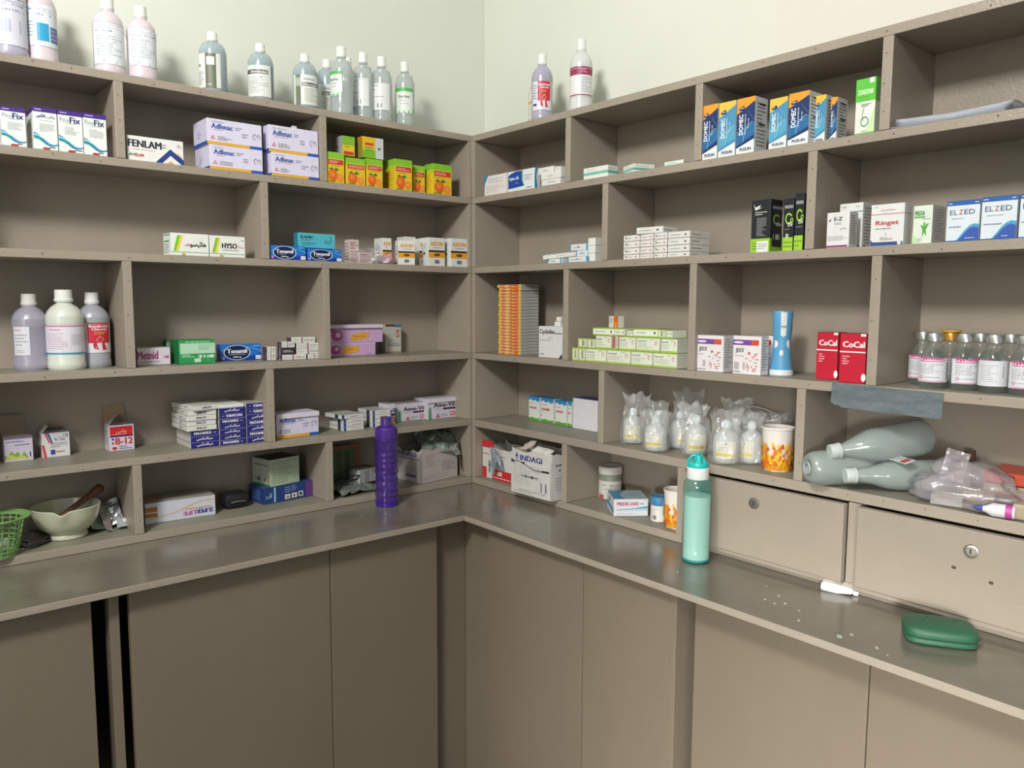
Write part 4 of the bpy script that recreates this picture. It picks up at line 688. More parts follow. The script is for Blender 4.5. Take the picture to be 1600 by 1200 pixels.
('oslim','R',0.1298,0.05,1.4247,0.1096,0.075,0.0096,0,'medicine_carton','orange and yellow ended slim carton in the tall stack','box','orange-ended slim cartons in the tall stack'),
('oslim','R',0.1306,0.05,1.4347,0.1081,0.075,0.0096,0,'medicine_carton','orange and yellow ended slim carton in the tall stack','box','orange-ended slim cartons in the tall stack'),
('oslim','R',0.1314,0.05,1.4448,0.1065,0.075,0.0096,0,'medicine_carton','orange and yellow ended slim carton in the tall stack','box','orange-ended slim cartons in the tall stack'),
('oslim','R',0.1298,0.05,1.4548,0.1096,0.075,0.0096,0,'medicine_carton','orange and yellow ended slim carton in the tall stack','box','orange-ended slim cartons in the tall stack'),
('oslim','R',0.1306,0.05,1.4648,0.1081,0.075,0.0096,0,'medicine_carton','orange and yellow ended slim carton in the tall stack','box','orange-ended slim cartons in the tall stack'),
('oslim','R',0.1314,0.05,1.4749,0.1065,0.075,0.0096,0,'medicine_carton','orange and yellow ended slim carton in the tall stack','box','orange-ended slim cartons in the tall stack'),
('oslim','R',0.1298,0.05,1.4849,0.1096,0.075,0.0096,0,'medicine_carton','orange and yellow ended slim carton in the tall stack','box','orange-ended slim cartons in the tall stack'),
('oslim','R',0.1306,0.05,1.495,0.1081,0.075,0.0096,0,'medicine_carton','orange and yellow ended slim carton in the tall stack','box','orange-ended slim cartons in the tall stack'),
('oslim','R',0.1314,0.05,1.505,0.1065,0.075,0.0096,0,'medicine_carton','orange and yellow ended slim carton in the tall stack','box','orange-ended slim cartons in the tall stack'),
('oslim','R',0.1298,0.05,1.515,0.1096,0.075,0.0096,0,'medicine_carton','orange and yellow ended slim carton in the tall stack','box','orange-ended slim cartons in the tall stack'),
('oslim','R',0.1306,0.05,1.5251,0.1081,0.075,0.0096,0,'medicine_carton','orange and yellow ended slim carton in the tall stack','box','orange-ended slim cartons in the tall stack'),
('oslim','R',0.1337,0.048,1.5351,0.1064,0.075,0.0096,0,'medicine_carton','orange and yellow ended slim carton jutting out second from the top of the tall stack','box','orange-ended slim cartons in the tall stack'),
('oslim','R',0.1195,0.056,1.5452,0.1164,0.075,0.0096,0,'medicine_carton','orange and yellow ended slim carton at the very top of the tall stack','box','orange-ended slim cartons in the tall stack'),
('cyclo','R',0.342,0.03,1.3349,0.1027,0.04,0.0933,0,'medicine_carton','white square carton with black script lettering beside the divider','box',None),
('white','R',0.3669,0.035,1.4288,0.026,0.05,0.0135,0,'medicine_carton','small white box lying on the black-script carton','box','small white boxes on the script carton'),
('white','R',0.3714,0.035,1.4429,0.0192,0.05,0.0135,0,'medicine_carton','smallest white box topping the black-script carton','box','small white boxes on the script carton'),
('limeend','R',0.4637,0.012,1.3349,0.0208,0.07,0.037,0,'medicine_carton','lime-edged end-on carton at the far left of the bottom layer','box','cream cartons with lime green edges'),
('limeend','R',0.491,0.012,1.3349,0.024,0.07,0.037,0,'medicine_carton','lime-edged end-on carton second from the left of the bottom layer','box','cream cartons with lime green edges'),
('lime','R',0.5454,0.012,1.3349,0.0752,0.07,0.037,0,'medicine_carton','lime-edged long carton third from the left, bottom layer','box','cream cartons with lime green edges'),
('lime','R',0.6284,0.012,1.3349,0.0816,0.07,0.037,0,'medicine_carton','lime-edged long carton in the middle of the bottom layer','box','cream cartons with lime green edges'),
('lime','R',0.7084,0.012,1.3349,0.0697,0.07,0.037,0,'medicine_carton','lime-edged long carton right of the middle, bottom layer','box','cream cartons with lime green edges'),
('lime','R',0.7847,0.012,1.3349,0.0744,0.07,0.037,0,'medicine_carton','lime-edged long carton at the right end of the bottom layer','box','cream cartons with lime green edges'),
('limeend','R',0.4835,0.022,1.3725,0.0338,0.06,0.026,0,'medicine_carton','lime-edged end-on carton at the left of the second layer','box','cream cartons with lime green edges'),
('limeend','R',0.5176,0.022,1.3725,0.0248,0.06,0.026,0,'medicine_carton','lime-edged dark-printed carton end in the second layer','box','cream cartons with lime green edges'),
('lime','R',0.5632,0.022,1.3725,0.057,0.06,0.036,0,'medicine_carton','lime-edged carton under the tilted one, second layer','box','cream cartons with lime green edges'),
('redend','R',0.6068,0.022,1.3725,0.0187,0.06,0.036,0,'medicine_carton','lime-edged reddish-edged carton end in the second layer','box','cream cartons with lime green edges'),
('lime','R',0.6496,0.022,1.3725,0.0557,0.06,0.036,0,'medicine_carton','lime-edged carton at the centre of the second layer','box','cream cartons with lime green edges'),
('lime','R',0.7199,0.022,1.3725,0.0762,0.06,0.036,0,'medicine_carton','lime-edged carton right of centre in the second layer','box','cream cartons with lime green edges'),
('lime','R',0.7891,0.022,1.3725,0.05,0.06,0.036,0,'medicine_carton','lime-edged carton at the right end of the second layer','box','cream cartons with lime green edges'),
('limelow','R',0.5503,0.035,1.4091,0.068,0.05,0.02,10,'medicine_carton','lime-edged carton tilted up at the left of the top layer','box','cream cartons with lime green edges'),
('limelow','R',0.6039,0.041,1.4091,0.0388,0.05,0.02,0,'medicine_carton','lime-edged carton second in the top layer','box','cream cartons with lime green edges'),
('limelow','R',0.6475,0.035,1.4091,0.0268,0.05,0.017,-8,'medicine_carton','lime-edged small carton third in the top layer','box','cream cartons with lime green edges'),
('limelow','R',0.6958,0.041,1.4091,0.0694,0.05,0.021,12,'medicine_carton','lime-edged carton askew in the middle of the top layer','box','cream cartons with lime green edges'),
('limeend','R',0.752,0.035,1.4091,0.0227,0.05,0.021,0,'medicine_carton','lime-edged carton fifth in the top layer','box','cream cartons with lime green edges'),
('limelow','R',0.7737,0.041,1.4091,0.0203,0.05,0.02,-8,'medicine_carton','lime-edged carton turned away at the right end of the top layer','box','cream cartons with lime green edges'),
('oslimup','R',0.5734,0.05,1.4297,0.0436,0.02,0.032,-12,'medicine_carton','small white and orange carton perched on the lime-edged pile','box',None),
('jixx','R',0.9188,0.012,1.3349,0.0761,0.04,0.0864,0,'medicine_carton','purple-banded red-patterned carton nearest the divider, front','box','white cartons with a purple band and red pattern'),
('jixx','R',0.9268,0.06,1.3349,0.0405,0.04,0.0863,0,'medicine_carton','purple-banded carton behind the front left one','box','white cartons with a purple band and red pattern'),
('jixx','R',1.0198,0.012,1.3349,0.0731,0.0305,0.0882,0,'medicine_carton','second front purple-banded red-patterned carton, by the blue torch','box','white cartons with a purple band and red pattern'),
('jixx','R',1.0268,0.065,1.3349,0.0522,0.04,0.088,0,'medicine_carton','purple-banded carton mostly hidden behind the second front one','box','white cartons with a purple band and red pattern'),
('cocal','R',1.192,0.05,1.3349,0.0471,0.04,0.1007,0,'medicine_carton','red carton with white lettering, set back left one','box','red cartons with white lettering'),
('cocal','R',1.263,0.02,1.3349,0.0545,0.04,0.1009,0,'medicine_carton','red carton with white lettering, front one against the divider','box','red cartons with white lettering'),
('bgcart','R',0.15,0.14,1.1149,0.0536,0.038,0.0778,0,'medicine_carton','blue-topped green-footed carton, nearest the corner','box','small cartons with blue top and green foot'),
('bgcart','R',0.2122,0.14,1.1149,0.0591,0.038,0.0784,0,'medicine_carton','blue-topped green-footed carton, second from the corner','box','small cartons with blue top and green foot'),
('bgcart','R',0.2752,0.14,1.1149,0.0524,0.038,0.0773,0,'medicine_carton','blue-topped green-footed carton, third from the corner','box','small cartons with blue top and green foot'),
('bgcart','R',0.3156,0.14,1.1149,0.0171,0.038,0.0772,0,'medicine_carton','blue-topped green-footed carton, cut by the plain white box','box','small cartons with blue top and green foot'),
('plainblue','R',0.3921,0.1293,1.1149,0.1038,0.0487,0.0935,0,'medicine_carton','plain white carton with a dark blue top beside the divider','box',None),
]

for it in ITEMS: carton(*it)
# ---------------------------------------------------------------- bottles
CX, CY = -1.551, -2.037
def to_cam(x, y): return math.atan2(CY-y, CX-x)
def lab_part(parent, name, r, a, half, z0, z1, base, ops, cols=14, seed=3):
    # a wrapped label: thin band plus its print; reads left to right as seen from outside
    art = Art(); mp = cyl_map(r+.0002, a-half, a+half, z0, z1)
    art.ops([('r', 0, 0, 1, 1, base)]+list(ops), mp, seed, cols)
    return art.build(name, parent)
def bottle(label, group, x, y, z, R, H, wall, cap='#e4e6e2', liq=None, lab=None, kind='rib', capf=.42, name='plastic_bottle'):
    t = thing(name, label, 'bottle', (x, y, z), 0, group)
    nz = .85 if kind == 'rib' else .86
    if kind == 'rib': body = [(.0, .004), (R*.8, .002), (R*.93, 0), (R, .03*H), (R*.985, .09*H), (R*.965, .1*H), (R*.965, .56*H), (R, .575*H), (R*.97, .595*H), (R, .615*H), (R*.97, .635*H), (R*.99, .655*H), (R*.96, .68*H), (R*.86, .735*H), (R*.68, .785*H), (R*.5, .815*H), (R*.4, .83*H), (R*.4, nz*H)]
    else: body = [(.0, .004), (R*.9, .0), (R, .03*H), (R, .6*H), (R*.985, .68*H), (R*.9, .75*H), (R*.72, .81*H), (R*.5, .84*H), (R*.34, .85*H), (R*.34, nz*H)]
    bm = bmesh.new(); lathe(bm, body, 32, cap=False); smooth_by(obj('bottle_body', bm, wall, t), 50)
    cr = R*capf
    lobj('cap', [(cr, nz*H), (cr, nz*H+.002), (cr*1.06, nz*H+.003), (cr*1.06, nz*H+.006), (cr*.97, nz*H+.007), (cr*.95, H-.001), (cr*.9, H), (0, H)], mat('white_cap', cap, .45), t, 24, 30)
    if liq:
        lv, col, al = liq
        pr = [(r*.96-.0004, max(.003, q)) for r, q in body if q < lv*H and r > 0]
        rr = pr[-1][0]; pr += [(rr, lv*H), (0, lv*H)]
        bm = bmesh.new(); lathe(bm, pr, 28, cap=True); smooth_by(obj('liquid', bm, see('liquid', col, al, .1) if al < 1 else mat('liquid_filled', col, .4), t), 40)
    if lab:
        off, half, z0, z1, base, ops = lab
        lab_part(t, 'paper_label', R*(.967 if kind == 'rib' else 1.0)+.0003, to_cam(x, y)+off, half, z0*H, z1*H, base, ops, seed=hash_(label))
    return t
bl = '#35a0cc'
L_blue = [('w', 0, 1, [(.92, .98), (.88, .95), (.9, .97), (.93, 1), (.9, .97)], bl), ('f', .1, .78, .9, .86, 1, '#5a8ab0'), lines(8, .12, .88, .2, .72, '#a9b4be'), ('w', 0, 1, [(.02, .08), (.05, .1), (.02, .07), (0, .05)], bl)]
L_bluesq = [('f', .1, .7, .9, .92, 2, '#3f86b0'), ('r', .3, .12, .62, .55, bl), ('r', .66, .12, .95, .5, '#4a78a8'), ('f', .68, .16, .93, .46, 3, '#c8a0b8'), ('w', 0, 1, [(.0, .05), (.03, .07), (.0, .05)], bl), ('f', .04, .2, .26, .6, 5, '#9aa7b2')]
OLV = '#66705a'
def L_olive(strip, txt): return [('r', strip, 0, strip+.2, 1, OLV), ('r', strip+.02, .62, strip+.18, .9, '#d6dad4')]+([('r', .34, .62, 1, .74, '#4a4e48'), ('tb', 'Shrozia', .38, .64, .9, .72, '#e2e4de')] if txt else [])+[('f', .4, .8, .9, .9, 1, GY), lines(9, .42, .95, .08, .56, '#a2a5a0')]
L_green = [('r', 0, .86, 1, 1, '#56b35a'), ('w', .0, 1, [(.7, .88), (.84, .88), (.86, .88), (.84, .88), (.7, .88)], '#56b35a'), ('tb', 'Sterine', .2, .6, .8, .72, '#6d7a6e'), ('f', .25, .46, .75, .54, 1, '#9aa59a'), ('f', .3, .34, .7, .4, 1, '#9aa59a'), ('w', 0, 1, [(0, .16), (0, .1), (0, .08), (0, .1), (0, .16)], '#56b35a')]
L_plain = [('f', .08, .86, .4, .94, 1, GY), ('f', .08, .72, .36, .78, 1, BK), ('f', .1, .46, .7, .52, 1, '#6a7078'), ('bars', .35, .08, .6, .24, 5, '#6a7078'), ('f', .1, .3, .8, .36, 1, '#c3c8ca')]
L_red = [('r', .3, .32, .92, 1, '#c62f42'), ('tb', 'Benzalkonium', .34, .84, .88, .92, '#f2dfe2'), ('tb', 'Chloride', .4, .74, .82, .82, '#f2dfe2'), ('f', .46, .6, .8, .7, 2, '#eac25a'), ('p', [(.3, .32), (.6, .56), (.92, .4), (.92, .32), (.7, .44), (.6, .3), (.5, .42)], '#e6a48c'), ('p', [(.42, .3), (.5, .36), (.56, .1), (.44, .14)], '#c62f42'), ('p', [(.64, .3), (.7, .36), (.78, .1), (.66, .08)], '#c62f42'), lines(6, .04, .27, .36, .9, '#8d93b0'), ('r', .05, .14, .24, .22, '#3b4288')]
clear = see('clear_plastic', '#ccd6d6', .4, .12, .06, 40)
bluepl = see('blue_grey_plastic', '#b3c6cc', .6, .18)
lilac = see('lilac_plastic', '#b9b6cb', .75, .2)
pinkpl = see('pink_plastic', '#e2d6dd', .8, .22)
g = 'pale pink filled bottles on the top shelf'
bottle('lilac-white bottle with a blue-ringed label cut off by the top left corner', None, -1.2424, .055, Z[0], .037, .2, lilac, liq=(.6, '#b9b4cf', 1), lab=(0, 1.3, .12, .8, '#d5d5e2', [('r', 0, .93, 1, .97, '#5a62a8'), ('f', .2, .5, .9, .85, 4, '#9aa0bc'), ('bars', .2, .2, .8, .4, 8, '#b4b8cc')]))
bottle('pink bottle with a blue square on its label, second from the left edge', g, -1.1786, .07, Z[0], .035, .195, pinkpl, liq=(.75, '#e0c6d4', 1), lab=(.25, 1.1, .2, .66, '#e0e4ea', L_bluesq))
bottle('pink bottle with a white label, left one of the close pair', g, -1.0412, .05, Z[0], .0345, .178, pinkpl, liq=(.72, '#e0d2da', 1), lab=(.05, 1.2, .12, .63, '#e2e6ea', L_blue))
bottle('pink bottle with blue label marks, right one of the close pair', g, -.9681, .05, Z[0], .034, .177, pinkpl, liq=(.72, '#e2d5dc', 1), lab=(.15, 1.15, .18, .66, '#e2e6ea', L_blue))
g = 'blue-grey bottles with white labels on the top shelf'
bottle('blue-grey bottle with a broad olive stripe on its label, standing alone', g, -.7934, .06, Z[0], .0345, .157, bluepl, liq=(.7, '#a3b8c0', .6), lab=(-.4, .95, .08, .62, '#dfe2de', [('tb', 'zia', .04, .62, .2, .72, BK)]+[('r', .42, 0, .82, 1, OLV), ('r', .47, .66, .77, .9, '#d6dad4'), ('f', .5, .05, .75, .14, 1, '#b9c0b0'), lines(7, .03, .4, .08, .5)]), kind='smooth', capf=.38)
bottle('blue-grey bottle with a dark lettered bar, between the olive-striped ones', g, -.6659, .06, Z[0], .0336, .155, bluepl, liq=(.7, '#a3b8c0', .6), lab=(-.15, 1.15, .08, .6, '#dfe2de', [('r', 0, .72, .82, .86, '#4a4e48'), ('tb', 'Shrozia', .2, .75, .75, .83, '#e2e4de'), ('r', .93, 0, 1, 1, OLV), lines(8, .05, .8, .1, .66, '#a2a5a0')]), kind='smooth', capf=.38)
bottle('blue-grey bottle with olive stripe at the left of its label, left of the crowded group', g, -.538, .06, Z[0], .0335, .154, bluepl, liq=(.7, '#a3b8c0', .6), lab=(.1, 1.2, .08, .6, '#dfe2de', L_olive(.1, 1)), kind='smooth', capf=.38)
bottle('blue-grey bottle half hidden behind the first clear one', g, -.4417, .118, Z[0], .032, .172, bluepl, liq=(.7, '#a3b8c0', .6), lab=(-.1, 1.2, .08, .56, '#dfe2de', L_olive(-.3, 1)[2:]), kind='smooth', capf=.38)
g = 'clear ribbed bottles on the top shelf'
bottle('clear ribbed bottle with a green label turned left, first of its group', g, -.436, .04, Z[0], .033, .19, clear, liq=(.78, '#dbe4e4', .3), lab=(-.75, .8, .26, .62, '#dfe6e0', L_green))
bottle('clear bottle whose white cap shows behind the first clear one', g, -.365, .135, Z[0], .03, .197, clear, liq=(.78, '#dbe4e4', .3))
bottle('clear ribbed bottle with a plain white small-print label, second of its group', g, -.3537, .062, Z[0], .031, .196, clear, liq=(.78, '#dbe4e4', .3), lab=(-.4, .95, .2, .6, '#dfe3e2', L_plain))
bottle('clear ribbed bottle with a white small-print label, third of its group', g, -.2986, .05, Z[0], .0315, .192, clear, liq=(.78, '#dbe4e4', .3), lab=(-.15, 1.0, .18, .58, '#dfe3e2', L_plain))
bottle('clear ribbed bottle with a whole green label, nearest the corner', g, -.218, .05, Z[0], .0302, .193, clear, liq=(.78, '#dbe4e4', .3), lab=(-.1, 1.0, .2, .58, '#dfe6e0', L_green))
bottle('lilac ribbed bottle with a red label on the right top shelf', None, .05, -.2751, Z[0], .0321, .1945, lilac, liq=(.72, '#a5a6c2', 1), lab=(0, 1.0, .16, .58, '#dfe0e8', L_red))
bottle('bottle with a beige and yellow label hidden behind the red-labelled one', None, .118, -.178, Z[0], .028, .172, see('pale_plastic', '#d8d0c4', .7, .2), lab=(0, 1.4, .1, .7, '#ddd3c6', [('r', 0, .6, 1, .68, '#d9a94a'), ('r', 0, .1, 1, .16, '#d9a94a'), lines(4, .1, .9, .25, .55)]))
bottle('white bottle with a maroon band standing alone on the right top shelf', None, .05, -.4364, Z[0], .0318, .197, see('milky_plastic', '#dfe3e2', .8, .2), liq=(.7, '#dcdfde', 1), lab=(0, 1.35, .2, .6, '#e2e3e4', [('r', 0, .72, 1, 1, '#9c2f5a'), ('f', .5, .78, .72, .94, 3, '#e0b8c8'), ('r', 0, .02, 1, .06, '#9c2f5a'), lines(7, .5, .85, .12, .66, '#a9adb4')]))
bottle('grey-lilac bottle with a narrow white label, leftmost of the lower three', 'large bottles on the third shelf', -1.2270, .105, Z[3], .0385, .178, see('grey_lilac_plastic', '#a3a0b0', .85, .25), cap='#d6d4cc', liq=(.7, '#8f8ca8', 1), lab=(-.55, .5, .2, .58, '#d8d8e0', [('f', .1, .8, .8, .92, 1, '#c07a94'), lines(4, .1, .9, .3, .75), lines(2, .1, .9, .08, .2)]))
bottle('cream-white bottle with a pink-lined wrap label, middle of the lower three', 'large bottles on the third shelf', -1.1600, .075, Z[3], .0415, .188, see('cream_plastic', '#d9ddd2', .9, .25), cap='#e2e5e0', liq=(.7, '#d9dcce', 1), lab=(0, 1.5, .2, .56, '#dcdae4', [('r', 0, .94, 1, .99, '#cc7aa6'), ('f', .2, .8, .5, .88, 1, '#c05a8a'), lines(8, .15, .55, .16, .74, '#c9a4b8'), ('f', .6, .3, .9, .7, 6, '#b4b4c0'), ('r', 0, .0, 1, .05, '#3a9ac0')]), capf=.47)
bottle('grey bottle with a red label and white cap, right of the lower three', 'large bottles on the third shelf', -1.0935, .105, Z[3], .038, .183, see('grey_plastic', '#a9abb4', .85, .25), cap='#e2e2de', liq=(.7, '#9699a8', 1), lab=(.15, 1.2, .2, .6, '#dcdde4', L_red))
bottle('dark-labelled bottle squeezed behind the red-labelled one by the divider', 'large bottles on the third shelf', -1.0640, .163, Z[3], .0165, .15, see('dull_grey_plastic', '#8d9096', .9, .25), liq=(.7, '#83868e', 1), lab=(.2, 1.2, .1, .6, '#55585e', [lines(5, .1, .9, .2, .8, '#b4b6ba')]))  # darker grey plastic and label than the bottles beside it

# ---------------------------------------------------------------- crumpled sheets and packs
def sheet(bm, w, h, nx, ny, amp, seed, curl=0, thick=.0006, fold=0):
    g = []
    for j in range(ny+1):
        row = []
        for i in range(nx+1):
            x = -w/2+w*i/nx; y = -h/2+h*j/ny
            z = amp*noise.noise(Vector((x*38+seed, y*38, seed*1.7)))+amp*.5*noise.noise(Vector((x*95, y*95+seed, 3.1)))+curl*(x/w*2)**2+fold*abs(y/h*2)
            row.append(bm.verts.new((x, y, z)))
        g.append(row)
    fs = [bm.faces.new((g[j][i], g[j][i+1], g[j+1][i+1], g[j+1][i])) for j in range(ny) for i in range(nx)]
    bmesh.ops.recalc_face_normals(bm, faces=fs)
    bmesh.ops.solidify(bm, geom=fs, thickness=thick)
def sheet_obj(name, w, h, m, parent=None, nx=14, ny=14, amp=.006, seed=1, curl=0, loc=(0, 0, 0), rot=(0, 0, 0), fold=0, smooth=False):
    bm = bmesh.new(); sheet(bm, w, h, nx, ny, amp, seed, curl, fold=fold)
    o = obj(name, bm, m, parent, loc=loc, rot=rot, smooth=smooth); return o
def lump(bm, sx, sy, sz, seed, amp=.25, sub=3, flat=True):
    r = bmesh.ops.create_icosphere(bm, subdivisions=sub, radius=1)
    for v in r['verts']:
        n = noise.noise(v.co*1.6+Vector((seed, 0, 0)))*amp+noise.noise(v.co*4+Vector((0, seed, 0)))*amp*.45
        v.co *= 1+n; v.co.x *= sx; v.co.y *= sy; v.co.z = (max(v.co.z, -.72) if flat else v.co.z)*sz
FOIL = mat('foil', '#a9aeb0', .35, .6); FOILG = mat('green_foil', '#93a496', .4, .35)

# ---- top left of the base row: basket, mortar, pestle, sachets
BX, BY = -1.331, .026
t = thing('plastic_basket', 'light green lattice plastic basket cut off by the left edge', 'basket', (BX, BY, Z[5]+.0006))
GREEN = mat('green_plastic', '#7ba564', .4)
bm = bmesh.new(); H = .086; r0, r1 = .039, .058
def rad(z): return r0+(r1-r0)*(z/H)**.8
for k in range(22):
    a = 2*PI*k/22; tube(bm, [(rad(z)*math.cos(a), rad(z)*math.sin(a), z) for z in (.003, H*.25, H*.5, H*.75, H)], .0016, 5)
for z in [H*q for q in (.16, .3, .44, .58, .72, .86)]:
    lathe(bm, [(rad(z)-.0012, z-.0012), (rad(z)+.0012, z-.0012), (rad(z)+.0012, z+.0012), (rad(z)-.0012, z+.0012), (rad(z)-.0012, z-.0012)], 30, cap=False)
obj('lattice_wall', bm, GREEN, t)
lobj('basket_floor', [(0, .0), (r0+.002, 0), (r0+.003, .006), (r0, .006), (0, .003)], GREEN, t)
lobj('rim', [(r1-.002, H-.004), (r1+.002, H-.004), (r1+.014, H+.001), (r1+.015, H+.004), (r1+.012, H+.005), (r1-.001, H+.001), (r1-.002, H-.004)], GREEN, t, 36, cap=False)
for k in range(7):
    a = k*.9+.2; rr = .012+.012*(k % 3)
    v = thing('glass_ampoule', 'small clear glass ampoule lying inside the green basket', 'ampoule', (BX+rr*math.cos(a), BY+rr*math.sin(a), Z[5]+.012+.008*(k % 3)+.006*(k//3)), 0, 'ampoules in the basket', rot=(1.2+.1*k, .3, a*2))
    lobj('ampoule_glass', [(0, -.018), (.005, -.017), (.0055, -.012), (.0055, .008), (.0028, .012), (.003, .02), (0, .022)], see('ampoule_glass', '#dfe6ea', .3, .05), v, 12)
t = thing('mortar', 'cream ceramic mortar bowl with a pouring lip, on the left base shelf', 'mortar', (-1.1745, .098, Z[5]+.0006))
aS = math.atan2(-.98, -.30)
def spout(a, z, k):
    d = (a-aS+PI) % (2*PI)-PI
    return 1+(.10*math.exp(-(d/.16)**2) if z > .066 else .04*math.exp(-(d/.16)**2) if z > .055 else 0)
bm = bmesh.new()
prof = [(.0, .002), (.040, .0), (.045, .001), (.046, .006), (.043, .012), (.042, .0135), (.05, .018), (.06, .028), (.068, .042), (.073, .058), (.076, .074), (.0765, .077), (.075, .0785), (.0725, .0775), (.069, .058), (.062, .038), (.048, .022), (.025, .014), (0, .012)]
rings = lathe(bm, prof, 72, wob=spout, cap=False)
for ri in (9, 10, 11, 12, 13, 14):
    for v in rings[ri]:
        d = (math.atan2(v.co.y, v.co.x)-aS+PI) % (2*PI)-PI
        v.co.z -= .0085*math.exp(-(d/.15)**2)*(1 if ri > 9 else .3)
bmesh.ops.remove_doubles(bm, verts=bm.verts, dist=.00005)
smooth_by(obj('bowl', bm, mat('cream_ceramic', '#c6c8b0', .22, coat=.4), t), 50)
t = thing('pestle', 'brown wooden pestle leaning out of the mortar', 'pestle', (-1.1745, .098, Z[5]+.0006))
bm = bmesh.new(); p0 = Vector((-.035, .0, .034)); p1 = Vector((.088, .02, .108))
tube(bm, [p0.lerp(p1, q) for q in (0, .08, .3, .5, .62, .72, .82, .9, .96, 1)], lambda q: (.006+.004*q if q < .6 else .0085+.004*math.sin((q-.6)/.4*PI*.8)) if 0 < q < 1 else .004, 12)
smooth_by(obj('wooden_rod', bm, painted('pestle_wood', '#553423', '#6e4228', .4, .1, 60, mott=30, stretch=(1, 8, 1)), t), 60)
t = thing('plastic_dish', 'clear round plastic dish leaning at the back, behind the mortar', 'dish', (-1.155, .166, Z[5]+.004), 0, rot=(1.35, 0, 0))
lobj('dish_disc', [(0, 0), (.034, 0), (.036, .006), (.0345, .006), (.033, .0012), (0, .0012)], see('lid_plastic', '#9aa0a0', .18, .1), t, cap=False)
for k, (x, y, z, w, h, rx, ry, rz, lb, m) in enumerate([(-1.098, .105, .033, .05, .066, 1.0, .25, .25, 'crumpled silver-green foil pack propped right beside the mortar', FOILG), (-1.072, .12, .036, .05, .07, .95, -.35, -.3, 'grey foil pack leaning against its neighbour by the divider', FOIL), (-1.046, .085, .018, .038, .04, .45, .1, -.15, 'small flat pale blister piece lying in front of the foil packs', mat('pale_foil', '#b9bfc2', .35, .3)), (-1.088, .085, .024, .03, .058, .8, .5, .5, 'pinkish torn foil strip touching the mortar', mat('pink_foil', '#a99a98', .4, .3))]):
    t = thing('foil_pack', lb, 'foil pack', (x, y, Z[5]+z), 0, 'foil packs by the mortar', rot=(rx, ry, rz))
    sheet_obj('foil_sheet', w, h, m, t, 8, 10, .006, k+2.3)
    if k == 2: lobj('tablet', [(0, .0048), (.005, .0048), (.006, .003), (.006, 0)], mat('white_tablet', '#dcdcd8', .4), t, 14, cap=False)
t = thing('crumpled_packet', 'dark crumpled packet lying between the basket and mortar', 'packet', (-1.255, .095, Z[5]))
bm = bmesh.new(); lump(bm, .045, .05, .012, 3, .35); obj('packet_body', bm, mat('dark_packet', '#3c3a34', .5), t, loc=(0, 0, .009))

# ---- base row, second bay
dsg('superlife', '#ccd0dc', [('r', 0, .0, .2, .82, '#d9d8da'), ('r', 0, .56, .17, .8, '#b57a45'), ('r', 0, .3, .17, .5, '#b57a45'), ('w', 0, 1, [(.2, .22), (.26, .3), (.36, .42), (.56, .66), (.78, .84), (.8, .85)], '#d9b79a'), ('tu', 'SUPER', .72, .18, .96, .4, '#3b3f8a'), ('tu', 'LIFE', .53, .16, .71, .36, '#b94a94'), ('r', .56, .46, .94, .5, '#d08a7a')], T=[('p', [(0, 0), (1, 0), (1, 1), (0, 1)], '#a9a49c'), ('p', [(0, .2), (.3, .45), (.25, .8), (0, .7)], '#b58a55'), ('f', .4, .3, .9, .7, 4, '#8a857c')])
carton('superlife', 'L', .912, .072, Z[5]+.0006, .176, .09, .054, -4, 'medicine_carton', 'white carton lying with upside-down purple lettering on the base shelf', 'box', None)
dsg('bluebox', '#27407c', [('f', .12, .1, .16, .9, 1, '#7fb0d8'), ('r', .2, .05, .24, .95, '#8cc4dc'), ('f', .04, .3, .16, .5, 2, '#c3d2e8'), ('r', .86, 0, 1, 1, '#6b3a86'), ('r', .42, .1, .53, .4, '#d9d6cf'), ('r', .56, .12, .67, .42, '#d9d6cf'), ('r', .7, .14, .8, .46, '#d9d6cf'), ('e', .48, .22, .03, .08, '#8a7a6a'), ('e', .61, .26, .03, .08, '#b5584a'), ('e', .75, .3, .035, .1, '#3a3a40'), ('f', .42, .5, .54, .9, 3, '#9ab0d8'), ('f', .56, .55, .68, .92, 5, '#9ab0d8')], L=[('r', .2, .1, .8, .9, '#35508f'), lines(4, .2, .8, .2, .8, '#6a80b0')], T=[('r', 0, 0, 1, 1, '#3a5a86')])
bb = carton('bluebox', 'L', .606, .085, Z[5]+.0006, .156, .088, .047, 5, 'medicine_carton', 'deep blue carton with small pictures and a purple end', 'box', None)
dsg('mintbox', '#b4c4ac', [('f', .06, .08, .95, .92, 9, '#8aa083')], L=[('r', 0, 0, 1, 1, '#b9bfb2'), ('f', .1, .7, .9, .84, 1, '#6a7068'), lines(4, .1, .8, .35, .6), ('bars', .1, .16, .8, .32, 16, '#4a4a46'), ('r', 0, 0, 1, .08, '#3f7a4c'), ('r', .86, .1, .94, .4, '#a9764a')], T=[('r', .03, .03, .97, .97, '#3a352c')])
carton('mintbox', 'L', .614, .088, Z[5]+.0006+.0478, .1, .085, .078, 12, 'open_carton', 'pale mint small-print carton, open topped, standing on the deep blue carton', 'box', None)
t = thing('glucose_meter', 'black rounded device with a shiny metal edge behind the mint carton', 'device', (-.755, .115, Z[5]+.0006))
bm = bmesh.new(); bx(bm, -.036, .036, -.03, .03, 0, .045, .015); smooth_by(obj('device_body', bm, mat('black_plastic', '#1f2122', .3), t), 40)
bm = bmesh.new(); tube(bm, [(-.02, -.0315, .02), (.0, -.033, .022), (.02, -.0315, .02)], .003); obj('chrome_strip', bm, M_STEEL, t)

